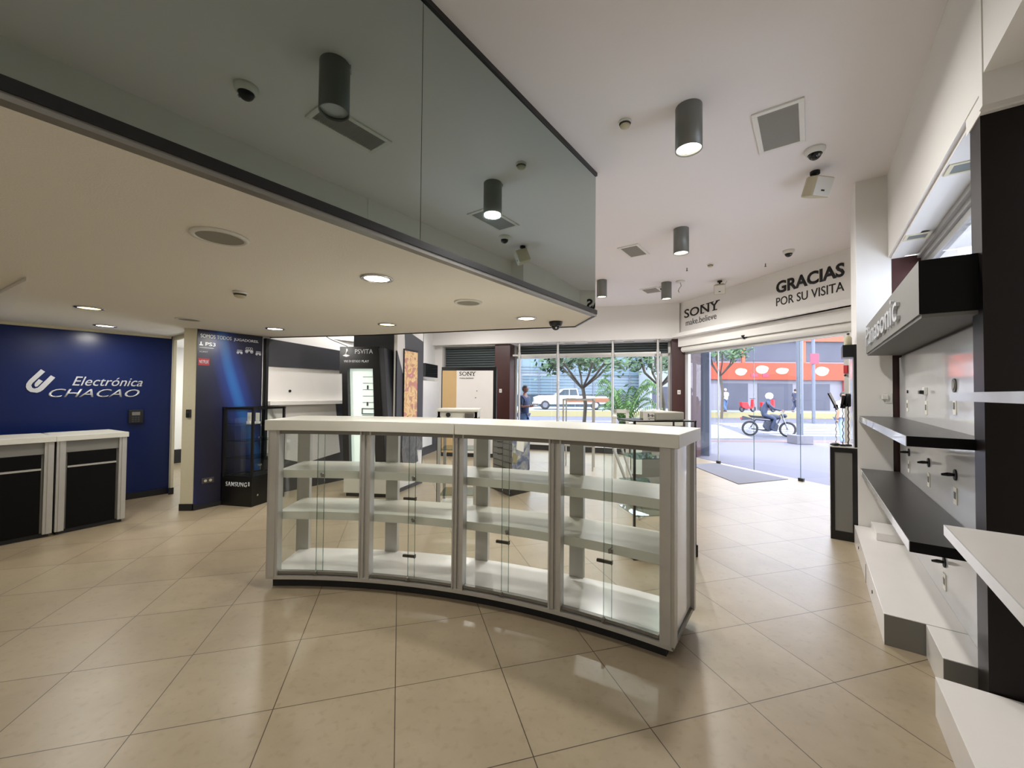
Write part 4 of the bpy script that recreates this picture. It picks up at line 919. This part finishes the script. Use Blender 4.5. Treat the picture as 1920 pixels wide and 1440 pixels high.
# ================================================================== RIGHT WALL DISPLAY (frame UV)
t = thing('wall_display', 'glossy white wall panel behind the dark shelves on the right', 'display panel', g(4.5, .75)+(0,), U_ANG)
q = MB(); q.box(0, .09, -1.36, 1.36, .05, 2.03); q.build('board', 'white_gloss', t)
q = MB(); q.box(.02, .09, -1.36, 1.36, 2.03, 2.33); q.build('upper_backing', 'mid_grey', t)
def hook(u, z, kind, label):
    x, y = g(u, .75); t = thing('display_hook', label, 'hook', (x, y, z), U_ANG, 'hooks and price tags on the glossy panel')
    if kind == 'cap':
        q = MB(); q.cyl((0, 0, 0), (-.008, 0, 0), .045, n=24); q.build('cap', 'mid_grey', t); q = MB(); q.cyl((-.008, 0, 0), (-.011, 0, 0), .028, n=20); q.build('centre', 'grille', t)
    elif kind == 'small':
        q = MB(); q.cyl((0, 0, 0), (-.008, 0, 0), .015, n=16); q.build('cap', 'black_matte', t)
    elif kind == 'plug':
        q = MB(); q.box(-.02, 0, -.04, .04, -.03, .03); q.build('plate', 'white_plastic', t, bevel=.003); q = MB(); q.box(-.045, -.018, -.03, .03, -.025, .005); q.build('plug', 'black_frame', t, bevel=.004)
    else:
        q = MB(); q.cyl((0, 0, 0), (-.008, 0, 0), .036, n=24); q.build('disc', 'black_matte', t)
        q = MB(); q.cyl((-.008, 0, 0), (-.035, .0, 0), .010, .013, n=14); q.cyl((-.035, 0, 0), (-.068, 0, -.004), .013, .007, n=14); q.build('peg', 'black_frame', t)
    q = MB(); q.box(-.006, 0, -.035, .035, -.19, -.08); tg = q.build('price_tag', 'paper', t)
    q = MB(); q.box(-.0075, -.006, -.02, .02, -.155, -.11); q.build('tag_print', 'mid_grey', tg)
    return t
hook(5.40, 1.67, 'small', 'tiny round cap above a price tag, farthest in the upper row')
hook(4.62, 1.67, 'plug', 'black plug on a white plate in the middle of the upper row')
hook(3.81, 1.70, 'cap', 'round grey cable cap nearest the dark column in the upper row')
hook(5.37, 1.09, 'peg', 'black peg farthest away between the two dark shelves')
hook(4.56, 1.10, 'peg', 'black peg in the middle between the two dark shelves')
hook(3.82, 1.12, 'peg', 'black peg nearest the dark column between the two dark shelves')
hook(4.12, .46, 'peg', 'black drooping peg above the low white plinth')
def shelf(name, poly, z, th, top, edge, end, label):
    cx = sum(p[0] for p in poly)/len(poly); cy = sum(p[1] for p in poly)/len(poly)
    x, y = g(cy, cx); t = thing(name, label, 'shelf', (x, y, z-th), U_ANG)
    pl = [(a-cx, b-cy) for a, b in poly]
    q = MB(); q.prism(pl, 0, th); q.build('board', top, t)
    q = MB(); a, b = pl[0], pl[1]; q.prism([(a[0]-.003, a[1]), (b[0]-.003, b[1]), (b[0]+.001, b[1]), (a[0]+.001, a[1])], -.001, th+.0005); q.build('front_edge', edge, t)
    if end: q = MB(); c_ = pl[2]; q.box(min(b[0], c_[0]), max(b[0], c_[0]), b[1]-.003, b[1]+.001, -.001, th+.0005); q.build('end_edge', end, t)
    return t
shelf('wall_shelf', [(.42, 5.86), (.425, 3.12), (.72, 3.12), (.745, 3.15), (.745, 5.86)], 1.405, .055, 'shelf_dark', 'white_gloss', 'black_edge', 'upper dark wall shelf with a white front edge')
shelf('wall_shelf', [(.43, 5.86), (.43, 3.10), (.68, 3.10), (.745, 3.15), (.745, 5.86)], .83, .055, 'shelf_dark', 'white_gloss', 'black_edge', 'lower dark wall shelf with a white front edge')
shelf('wall_shelf', [(.43, 2.36), (.40, .6), (.95, .6), (.95, 2.36)], 1.11, .04, 'white_laminate', 'white_gloss', None, 'pale wall shelf nearest the viewer at lower right')
shelf('wall_shelf', [(.50, 2.62), (.50, .6), (.95, .6), (.95, 2.62)], 1.645, .035, 'white_laminate', 'white_gloss', None, 'thin white wall shelf at eye height on the right edge')
t = thing('wall_outlet', 'white plugged socket on the side of the white pillar near the panel', 'outlet', g(5.88, .66)+(1.55,), U_ANG)
q = MB(); q.box(-.02, .035, -.012, 0, 0, .11); q.build('cover_plate', 'white_plastic', t, bevel=.003)
q = MB(); q.box(-.05, -.0, -.045, -.012, .04, .09); q.build('plug', 'white_plastic', t, bevel=.005)
# overhead sign box
t = thing('sign_box', 'long dark overhead sign box with raised silver brand lettering', 'sign', g(3.05, .47)+(0,), U_ANG)
q = MB(); q.prism([(0, 0), (0, 2.6), (.05, 2.7), (.37, 2.79), (.37, .09), (.37, 0)], 2.07, 2.36); q.build('box', 'grey_panel', t)
q = MB(); q.box(.0, .37, -.006, -.0, 2.07, 2.36); q.build('end_cap', 'black_edge', t)
q = MB(); q.prism([(.01, .0), (.01, 2.6), (.36, 2.75), (.36, 0)], 2.05, 2.07); q.build('underside', 'mid_grey', t)
text('Panasonic', .19, 'lettering_silver', 'lettering', t, (-.001, 2.42, 2.125), rot=(90, 0, -90), width=1.85, bold=0, depth=.018)
# low white plinths
def plinth(u0, u1, v0, v1, h, endm, label):
    x, y = g(u0, v0); t = thing('plinth', label, 'plinth', (x, y, 0), U_ANG)
    q = MB(); q.box(0, v1-v0, 0.004, u1-u0, 0, h); q.build('body', 'white_laminate', t, bevel=.002)
    q = MB(); q.box(0.002, v1-v0, 0, .006, 0, h-.003); q.build('end_panel', endm, t)
    return t
pt = plinth(3.61, 5.86, .375, .75, .20, 'grey_panel', 'long low white plinth below the dark shelves')
for y_, z_ in ((1.75, .1), (.62, .1)): q = MB(); q.cyl((0, y_, z_), (-.004, y_, z_), .013, n=14); q.build('cable_hole', 'black_matte', pt)
q = MB(); q.box(-.002, 0, 1.08, 1.09, .0, .16); q.build('joint_line', 'black_matte', pt)
plinth(3.20, 3.605, .57, .75, .20, 'grey_panel', 'short set back white plinth between the long plinth and the dark column')
plinth(.3, 2.97, .50, .94, .20, 'grey_panel', 'white plinth nearest the viewer at the lower right corner')
q = MB(); q.box(-.13, .1, -.22, .22, 0, .075); o = q.build('step_box', 'white_laminate', loc=g(5.6, .64)+(.20,), rz=U_ANG, bevel=.003); tag(o, 'low white step box on the far end of the long plinth', 'box')

# ================================================================== OUTSIDE
GZ = -.02
q = MB(); q.prism([(-12, 12.9), (4.9, 10.5), (6.0, 6.4), (3.0, 2.2), (40, -4), (60, 14.8), (-40, 14.8), (-30, 12.9)], -.15, GZ); struct(q, 'sidewalk', 'sidewalk')
q = MB(); q.box(-60, 80, 14.8, 29, -.2, GZ-.03); struct(q, 'street', 'asphalt')
q = MB(); q.box(-60, 80, 29, 60, -.2, .33); struct(q, 'sidewalk', 'pale_facade')
q = MB(); q.box(-60, 80, 28.8, 29.0, -.1, .36); struct(q, 'kerb', 'yellow_paint')
q = MB(); q.box(-10, 60, 14.0, 14.7, GZ, GZ+.005); struct(q, 'paving_strip', 'pink_paving')
q = MB()
for i in range(7): q.prism([(10.9+i*.15, 16.6+i*1.05), (19.5, 16.6+i*1.05), (19.5, 17.1+i*1.05), (10.9+i*.15, 17.1+i*1.05)], GZ-.03, GZ-.02)
q.prism([(7.6, 15.4), (9.2, 15.4), (11.2, 22), (9.8, 22)], GZ-.03, GZ-.02)
q.box(-6, 6, 19.5, 19.8, GZ-.03, GZ-.02); q.box(-6, 6, 24.0, 24.3, GZ-.03, GZ-.02)
struct(q, 'road_markings', 'road_paint')
# orange shop building opposite the entrance
t = thing('shop_building', 'building across the street with a bright orange sign band seen through the entrance', 'building', (16.4, 32.5, .33))
q = MB(); q.box(-.6, 16, 0, 6, 0, 2.5); q.build('ground_floor', 'shop_grey', t)
q = MB(); q.box(-2.9, 16, 0, 6, 3.8, 9); q.build('upper_wall', 'shop_grey', t)
q = MB(); q.box(-.6, 16, -.25, 0, 2.5, 3.85); sb = q.build('sign_band', 'orange_panel', t)
for x, z, rx, rz_ in ((1.9, 3.1, .45, .3), (3.6, 3.3, .5, .34), (5.2, 3.2, .5, .26), (8.4, 3.2, .55, .38)):
    q = MB(); q.ball((x-.0, -.26, z), 1, 18, 8, (rx, .03, rz_)); q.ball((x+.25, -.27, z+.08), 1, 14, 8, (rx*.6, .03, rz_*.6)); q.build('cream_spot', 'cream_spot', sb)
for x, w in ((3.0, .55), (3.9, .5), (11.0, .35), (11.5, .35), (12.4, .45)):
    q = MB(); q.box(x-w/2, x+w/2, -.28, -.25, 2.72 if x < 5 else 3.05, 2.98 if x < 5 else 3.3); q.build('red_sign_mark', 'pink_sign', sb)
for x in (2.2, 7.1, 12.6, 15.0): q = MB(); q.box(x-.12, x+.12, -.15, 0, 3.85, 6.2); q.build('orange_mullion', 'orange_trim', t)
q = MB(); q.box(-2.9, 16, -.2, 0, 5.6, 6.1); q.build('orange_cornice', 'orange_trim', t)
for a, b in ((-2.3, 2.0), (2.4, 6.9), (7.3, 12.4), (12.8, 14.8)): q = MB(); q.box(a, b, -.05, .0, 4.0, 5.6); q.build('window', 'shop_dark', t)
for a, b in ((.6, 2.6), (3.4, 6.2), (7.0, 9.2)): q = MB(); q.box(a, b, -.05, 0, .1, 2.2); q.build('shop_window', 'shop_dark', t)
q = MB(); q.wall([(10.2, 2.45), (10.2, 1.2), (11.6, .9), (13.5, .75), (16, .7), (16, 2.45)], -.3, -.05); q.build('red_awning', 'red_awning', t)
q = MB(); q.wall([(10.2, 1.2), (11.6, .9), (13.5, .75), (16, .7), (16, .2), (13.5, .3), (11.6, .5), (10.2, .9)], -.32, -.05); q.build('teal_awning', 'teal_awning', t)
# pale building left of it
t = thing('glass_building', 'pale blue glass and panel building across the street behind the trees', 'building', (-8, 38, .33))
q = MB(); q.box(0, 21.3, 0, 5, 0, 9); q.build('wall', 'pale_facade', t)
q = MB(); q.box(12.5, 21.2, -.15, 0, 3.0, 8.5); q.build('glass_curtain', 'blue_facade', t)
q = MB(); q.box(9, 21.2, -.08, 0, 1.2, 2.9); q.build('louvre_band', 'blue_pane', t)
q = MB(); q.box(8.5, 12.3, -.1, 0, 3.2, 8.5); q.build('left_windows', 'blue_pane', t)
q = MB()
for i in range(10): q.box(8.5, 21.2, -.18, -.12, 1.2+i*.28, 1.22+i*.28)
for i in range(9): q.box(8.8+i*1.7, 8.86+i*1.7, -.2, -.1, 0, 8.5)
q.build('mullions', 'pole_grey', t)
q = MB(); q.box(8.5, 20, -.06, 0, 0, 1.1); q.build('plinth_wall', 'dark_pane', t)
t = thing('side_building', 'pale narrow wall with blue shade between the two buildings across the street', 'building', (11.8, 34.5, .33))
q = MB(); q.box(0, 3.9, 0, 3, 0, 3.72); q.build('wall', 'pale_facade', t)
q = MB(); q.box(.2, 3.8, -.05, 0, .1, 1.9); q.build('shop_window', 'shop_dark', t)
# exterior column seen through the left door leaf
q = MB(); q.box(-.16, .16, -.3, .3, GZ, 3.3); o = q.build('wall_exterior', 'pole_grey', loc=(5.28, 11.1, 0), rz=-30); o['kind'] = 'structure'
# poles
t = thing('lamp_post', 'thick bluish street post on a square base in front of the motorcycle', 'post', (9.78, 13.7, GZ))
q = MB(); q.cyl((0, 0, .3), (0, 0, 6), .1, n=18); q.build('pole', 'pole_grey', t)
q = MB(); q.box(-.28, .28, -.25, .25, 0, .3); q.build('base', 'shop_grey', t, bevel=.02)
t = thing('street_sign', 'pink square sign on a slim pole beyond the street post', 'street sign', (17.8, 23.8, GZ))
q = MB(); q.cyl((0, 0, 0), (0, 0, 5.5), .09, n=12); q.build('pole', 'pole_grey', t)
q = MB(); q.box(-.25, .25, -.12, -.09, 3.5, 4.1); q.build('sign_plate', 'pink_sign', t)
# motorcycle; local x forward
t = thing('motorcycle', 'dark motorcycle crossing the street outside the glass entrance', 'motorcycle', (10.40, 16.35, GZ-.03), -20)
for x in (-.66, .66):
    q = MB(); q.torus((x, 0, .30), .265, .04, n=32, k=10); wh = q.build('wheel', 'tyre', t)
    q = MB(); q.torus((x, 0, .30), .225, .012, n=28, k=6)
    for k in range(9):
        a = 2*math.pi*k/9; q.cyl((x, 0, .3), (x+.22*math.cos(a), 0, .3+.22*math.sin(a)), .006, n=6)
    q.cyl((x, -.06, .3), (x, .06, .3), .04, n=14); q.build('rim', 'bike_metal', wh)
q = MB(); q.tube([(.66, -.06, .3), (.52, -.06, .68), (.46, -.06, .92)], .018, 8); q.tube([(.66, .06, .3), (.52, .06, .68), (.46, .06, .92)], .018, 8); q.build('front_fork', 'bike_metal', t)
q = MB(); q.tube([(.44, -.33, 1.02), (.48, -.15, .96), (.48, .15, .96), (.44, .33, 1.02)], .014, 8); q.build('handlebar', 'bike_metal', t)
q = MB(); q.ball((.56, 0, .84), .085, 14, 10); q.build('headlamp', 'bike_dark', t)
q = MB(); q.ball((.18, 0, .78), .2, 18, 12, (1.25, .6, .62)); q.build('fuel_tank', 'bike_dark', t)
q = MB(); q.wall([(-.02, .80), (-.02, .70), (-.62, .74), (-.72, .84), (-.5, .82)], -.12, .12); q.build('seat', 'tyre', t, bevel=.02)
q = MB(); q.wall([(-.1, .25), (.28, .22), (.34, .45), (.2, .64), (-.12, .62), (-.2, .4)], -.11, .11); q.build('engine', 'bike_dark', t, bevel=.02)
q = MB(); q.tube([(.25, .12, .3), (.0, .13, .2), (-.7, .14, .3)], .03, 10); q.build('exhaust', 'bike_metal', t)
q = MB(); q.tube([(.44, 0, .88), (.05, 0, .62), (-.45, 0, .66), (-.66, 0, .3)], .022, 8); q.tube([(.42, 0, .75), (.2, 0, .25), (-.2, 0, .25), (-.66, 0, .3)], .018, 8); q.build('frame', 'bike_dark', t)
q = MB(); q.wall([(-.98, .62), (-.66, .66), (-.5, .6), (-.62, .72), (-.92, .80)], -.07, .07); q.build('tail_fender', 'bike_dark', t)
q = MB(); q.box(-1.0, -.95, -.06, .06, .66, .74); q.build('tail_light', 'red_label', t)

# ---- people
def skin_mesh(name, joints, edges, m, parent, sub=1):
    me = bpy.data.meshes.new(name); me.from_pydata([j[0] for j in joints], edges, []); o = bpy.data.objects.new(name, me); COL.objects.link(o)
    sk = o.modifiers.new('skin', 'SKIN'); sk.use_smooth_shade = True
    for i, j in enumerate(joints):
        r = j[1]; me.skin_vertices[0].data[i].radius = (r, r) if not isinstance(r, tuple) else r
        me.skin_vertices[0].data[i].use_root = (i == 0)
    sb = o.modifiers.new('sub', 'SUBSURF'); sb.levels = sub; sb.render_levels = sub
    dg = bpy.context.evaluated_depsgraph_get(); dg.update()
    m2 = bpy.data.meshes.new_from_object(o.evaluated_get(dg)); bpy.data.objects.remove(o)
    m2.materials.clear(); m2.materials.append(M[m]); m2.name = name
    ob = bpy.data.objects.new(name, m2); COL.objects.link(ob); ob.parent = parent; return ob
def head(parent, c, r, skin_m, hair_m, yaw=0, hat=None):
    T = Matrix.Translation(c) @ Matrix.Rotation(R(yaw), 4, 'Z')
    q = MB(); q.ball((0, 0, 0), r, 18, 14, (.82, .95, 1.18)); q.ball((0, -r*.95, -.1*r), r*.16, 8, 6, (.8, 1, 1.3)); q.ball((r*.82, 0, 0), r*.2, 8, 6, (.4, .8, 1.2)); q.ball((-r*.82, 0, 0), r*.2, 8, 6, (.4, .8, 1.2))
    q.v = [tuple(T @ Vector(p)) for p in q.v]; h = q.build('head', skin_m, parent)
    q = MB(); q.ball((-r*.3, -r*.85, r*.08), r*.09, 6, 5); q.ball((r*.3, -r*.85, r*.08), r*.09, 6, 5); q.ball((0, -r*.86, -r*.5), r*.1, 8, 5, (2, .6, .5)); q.v = [tuple(T @ Vector(p)) for p in q.v]; q.build('facial_features', 'hair', h)
    q = MB(); q.ball((0, r*.12, r*.18), r*1.02, 18, 12, (.88, .98, 1.1)); q.v = [tuple(T @ Vector(p)) for p in q.v if True]
    # keep only upper/back half of the hair shell
    keep = []
    for fc in q.f:
        ps = [T.inverted() @ Vector(q.v[i]) for i in fc]
        cy = sum(p.y for p in ps)/len(ps); cz = sum(p.z for p in ps)/len(ps)
        if cz > r*.35 or (cy > r*.15 and cz > -r*.7): keep.append(fc)
    q.f = keep; q.sm = [True]*len(keep); q.build('hair' if not hat else 'cap', hat or hair_m, h)
    return h
def hand(q, p, d, s=1.0):
    d = Vector(d).normalized(); a = d.orthogonal().normalized(); p = Vector(p)
    q.ball(tuple(p+d*.04*s), .04*s, 10, 8, (.8, .8, .8))
    for k in range(4): q.cyl(p+d*.05*s+a*(k-1.5)*.018*s, p+d*(.125-.008*abs(k-1.2))*s+a*(k-1.5)*.02*s, .009*s, .007*s, n=6)
    q.cyl(p+d*.02*s+a*.03*s, p+d*.075*s+a*.06*s, .010*s, .008*s, n=6)
def walker(loc, rz, label, shirt, trousers, skin_m, H=1.74, phone=False, step=.16, hat=None, arm=0):
    k = H/1.74; t = thing('person', label, 'person', loc, rz)
    J = lambda x, y, z: (x*k, y*k, z*k)
    # local -y is forward
    body = skin_mesh('body', [(J(0, 0, 1.0), (.15*k, .11*k)), (J(0, 0, 1.22), (.15*k, .1*k)), (J(0, .01, 1.42), (.17*k, .1*k)), (J(0, 0, 1.52), .055*k), (J(0, -.01, 1.58), .05*k),
        (J(.2, .01, 1.41), .055*k), (J(.24, -.02 if phone else .04, 1.13), .042*k), (J(.16 if phone else .25, -.26 if phone else -.06, 1.16 if phone else .88), .03*k),
        (J(-.2, .01, 1.41), .055*k), (J(-.24, -.02 if phone else -.02, 1.13), .042*k), (J(-.12 if phone else -.25, -.26 if phone else .02, 1.16 if phone else .88), .03*k),
        (J(.09, 0, .9), .1*k), (J(.1, -.04, .5), .068*k), (J(.1, step, .1), .045*k), (J(.1, step-.12, .04), .04*k),
        (J(-.09, 0, .9), .1*k), (J(-.1, -.06, .5), .068*k), (J(-.1, -step, .1), .045*k), (J(-.1, -step-.12, .04), .04*k)],
        [(0, 1), (1, 2), (2, 3), (3, 4), (2, 5), (5, 6), (6, 7), (2, 8), (8, 9), (9, 10), (0, 11), (11, 12), (12, 13), (13, 14), (0, 15), (15, 16), (16, 17), (17, 18)], skin_m, t)
    skin_mesh('shirt', [(J(0, 0, .86), (.19*k, .15*k)), (J(0, 0, 1.22), (.195*k, .145*k)), (J(0, .01, 1.42), (.205*k, .14*k)), (J(0, .005, 1.50), .085*k),
        (J(.2, .01, 1.41), .09*k), (J(.237, -.01 if phone else .035, 1.17), .075*k), (J(-.2, .01, 1.41), .09*k), (J(-.237, -.01, 1.17), .075*k)],
        [(0, 1), (1, 2), (2, 3), (2, 4), (4, 5), (2, 6), (6, 7)], shirt, t)
    skin_mesh('trousers', [(J(0, 0, .97), (.185*k, .14*k)), (J(.09, 0, .88), .13*k), (J(.1, -.04, .5), .1*k), (J(.1, step-.01, .10), .08*k), (J(-.09, 0, .88), .13*k), (J(-.1, -.06, .5), .1*k), (J(-.1, -step, .10), .08*k)],
        [(0, 1), (1, 2), (2, 3), (0, 4), (4, 5), (5, 6)], trousers, t)
    q = MB()
    for sx, yy in ((.1, step), (-.1, -step)): q.ball(J(sx, yy-.06, .035), .05*k, 12, 8, (.9, 2.5, .7))
    q.build('shoes', 'tyre', t)
    q = MB(); hand(q, J(.16 if phone else .25, -.26 if phone else -.06, 1.16 if phone else .88), (0, -.5, .2) if phone else (0, -.1, -1), k); hand(q, J(-.12 if phone else -.25, -.26 if phone else .02, 1.16 if phone else .88), (0, -.5, .2) if phone else (0, -.1, -1), k); q.build('hands', skin_m, t)
    head(t, J(0, -.03, 1.665), .098*k, skin_m, 'hair', hat=hat)
    return t
p1 = walker((.40, 12.95, GZ), 62, 'man in a dark vest over a white shirt reading a paper outside the street window', 'navy_cloth', 'denim', 'skin_dark', 1.84, phone=True, step=.1)
q = MB(); q.box(-.13, .09, -.44, -.36, 1.24, 1.25); q.build('paper', 'paper', p1); 
walker((10.75, 13.1, GZ), 20, 'person in a pale shirt and light jeans standing outside right of the street post', 'white_cloth', 'pale_denim', 'skin', 1.72, step=.05)
walker((16.0, 30.2, .33), 200, 'pedestrian in a white cap and blue jeans across the street', 'white_cloth', 'denim', 'skin_dark', 1.7, hat='white_cloth')
walker((21.5, 30.6, .33), 90, 'pedestrian in dark clothes before the orange building shop windows', 'navy_cloth', 'navy_cloth', 'skin', 1.72)
# rider
t = thing('person', 'rider in dark clothes with a pale helmet seated on the motorcycle', 'person', (10.40, 16.35, GZ-.03), -20)
skin_mesh('body', [((-.2, 0, .86), (.13, .15)), ((-.16, 0, 1.1), (.11, .15)), ((-.06, 0, 1.34), (.11, .17)), ((-.01, 0, 1.45), .055), ((.01, 0, 1.50), .05),
    ((-.05, .2, 1.32), .055), ((.14, .3, 1.12), .042), ((.38, .3, 1.06), .032), ((-.05, -.2, 1.32), .055), ((.14, -.3, 1.12), .042), ((.38, -.3, 1.06), .032),
    ((-.15, .12, .84), .095), ((.2, .2, .72), .075), ((.05, .19, .32), .05), ((.15, .19, .26), .04), ((-.15, -.12, .84), .095), ((.2, -.2, .72), .075), ((.05, -.19, .32), .05), ((.15, -.19, .26), .04)],
    [(0, 1), (1, 2), (2, 3), (3, 4), (2, 5), (5, 6), (6, 7), (2, 8), (8, 9), (9, 10), (0, 11), (11, 12), (12, 13), (13, 14), (0, 15), (15, 16), (16, 17), (17, 18)], 'navy_cloth', t)
q = MB(); hand(q, (.38, .3, 1.06), (1, 0, -.3)); hand(q, (.38, -.3, 1.06), (1, 0, -.3)); q.build('hands', 'skin_dark', t)
q = MB(); q.ball((.03, 0, 1.62), .135, 20, 14, (1.05, .9, 1.05)); hm = q.build('helmet', 'white_cloth', t)
q = MB(); q.ball((.07, 0, 1.61), .115, 16, 12, (1.0, .85, .5)); q.build('visor', 'tv_black', hm)

# pickup truck
t = thing('pickup_truck', 'cream old pickup with a brown side panel parked across the street', 'car', (2.0, 30.8, .33))
q = MB(); q.wall([(-.3, .45), (-.3, .95), (.1, 1.08), (1.35, 1.12), (1.9, 1.62), (3.0, 1.65), (3.15, 1.08), (5.4, 1.05), (5.4, .5), (4.9, .45), (.5, .4)], 0, 1.75); q.build('body', 'car_paint', t, bevel=.05)
q = MB(); q.wall([(2.2, .62), (5.42, .62), (5.42, .92), (2.2, .88)], -.03, 0); q.build('side_panel', 'car_orange', t)
q = MB(); q.wall([(1.5, 1.14), (1.95, 1.55), (2.35, 1.56), (2.35, 1.13)], -.012, .01); q.build('side_window', 'dark_pane', t)
q = MB(); q.wall([(2.42, 1.13), (2.42, 1.56), (2.92, 1.57), (3.02, 1.13)], -.012, .01); q.build('side_window', 'dark_pane', t)
for x in (.55, 4.4):
    q = MB(); q.torus((x, .08, .38), .26, .11, n=24, k=10); wh = q.build('wheel', 'tyre', t)
    q = MB(); q.cyl((x, -.02, .38), (x, .1, .38), .2, n=20); q.build('hub', 'bike_metal', wh)
q = MB(); q.box(-.42, -.28, .05, 1.7, .42, .58); q.build('bumper', 'chrome', t, bevel=.03)
q = MB(); q.cyl((-.31, .3, .85), (-.33, .3, .85), .1, n=16); q.build('headlamp', 'chrome', t)

# trees and plants
def tree(loc, h, crown, label, n=900, seed=1, leaf='leaf'):
    rnd = random.Random(seed); t = thing('street_tree', label, 'tree', loc)
    q = MB(); q.tube([(0, 0, 0), (.08, 0, h*.4), (-.05, .1, h*.7)], .085, 10)
    for a in range(6):
        an = a*1.05+rnd.random(); q.tube([(-.05, .1, h*.65), (math.cos(an)*.7, math.sin(an)*.7, h*.85), (math.cos(an)*crown*.8, math.sin(an)*crown*.8, h*1.05)], .05, 6)
    q.build('trunk', 'bark', t)
    q = MB()
    cl = [(rnd.uniform(-1, 1)*crown, rnd.uniform(-1, 1)*crown, h+rnd.uniform(-.25, .8)) for _ in range(16)]
    for i in range(n):
        c_ = rnd.choice(cl); d = Vector((rnd.gauss(0, .32), rnd.gauss(0, .32), rnd.gauss(0, .22))); p = Vector(c_)+d
        a = Vector((rnd.uniform(-1, 1), rnd.uniform(-1, 1), rnd.uniform(-.6, .6))).normalized(); b = a.orthogonal().normalized(); s_ = rnd.uniform(.09, .19)
        q.add([p-a*s_, p+b*s_*.5, p+a*s_, p-b*s_*.5], [(0, 1, 2, 3)])
    q.build('foliage', leaf, t)
tree((3.3, 18.5, GZ), 2.85, 1.6, 'leafy tree whose crown hangs into the middle window panes', 1400, 3)
tree((6.4, 17.2, GZ), 3.0, 1.1, 'slender branching tree at the right end of the street window', 700, 5)
tree((14.3, 27.5, GZ), 4.4, 1.2, 'green tree in front of the upper windows left of the orange sign', 900, 8)
def palm(loc, n, r, label, seed=2):
    rnd = random.Random(seed); t = thing('palm_shrub', label, 'plant', loc)
    q = MB()
    for i in range(n):
        an = rnd.uniform(0, 6.28); ln = rnd.uniform(.7, 1.0)*r; up = rnd.uniform(.5, 1.35)*r
        prev = Vector((0, 0, .35)); 
        for k in range(1, 8):
            f_ = k/7; cur = Vector((math.cos(an)*ln*f_, math.sin(an)*ln*f_, .35+up*math.sin(f_*2.1)))
            side = Vector((-math.sin(an), math.cos(an), 0)); w = .30*(1-f_*.6)
            for sg in (-1, 1):
                for m_ in range(3):
                    a0 = prev.lerp(cur, m_/3); q.add([a0, a0+side*sg*w+Vector((0, 0, -.12)), a0+side*sg*w*.9+Vector((.03, .03, -.16)), a0+(cur-prev)*.18], [(0, 1, 2, 3)])
            prev = cur
    q.build('fronds', 'palm_leaf', t)
    q = MB(); q.cyl((0, 0, 0), (0, 0, .5), .12, .08, n=12); q.build('stem', 'bark', t)
palm((4.75, 16.8, GZ), 26, 1.5, 'bright green palm shrub on the pavement outside the street window')
# red parked motorbikes, far side, coarse
for i, x in enumerate((13.6, 17.4, 18.9)):
    t = thing('parked_scooter', ['red scooter parked farthest left across the street', 'red scooter parked beside the pedestrian in the white cap', 'dark red scooter parked before the orange building'][i], 'scooter', (x, 29.9, .33), 15, 'scooters parked across the street')
    q = MB(); q.wall([(-.5, .35), (-.55, .75), (0, .72), (.15, .4), (.45, .4), (.5, .95), (.6, .95), (.62, .35), (.3, .25), (-.2, .25)], -.13, .13); q.build('body', 'red_label', t, bevel=.03)
    for xx in (-.42, .58): q = MB(); q.torus((xx, 0, .24), .18, .06, n=18, k=8); q.build('wheel', 'tyre', t)
    q = MB(); q.tube([(.55, -.25, 1.0), (.55, .25, 1.0)], .02, 6); q.build('handlebar', 'bike_dark', t)
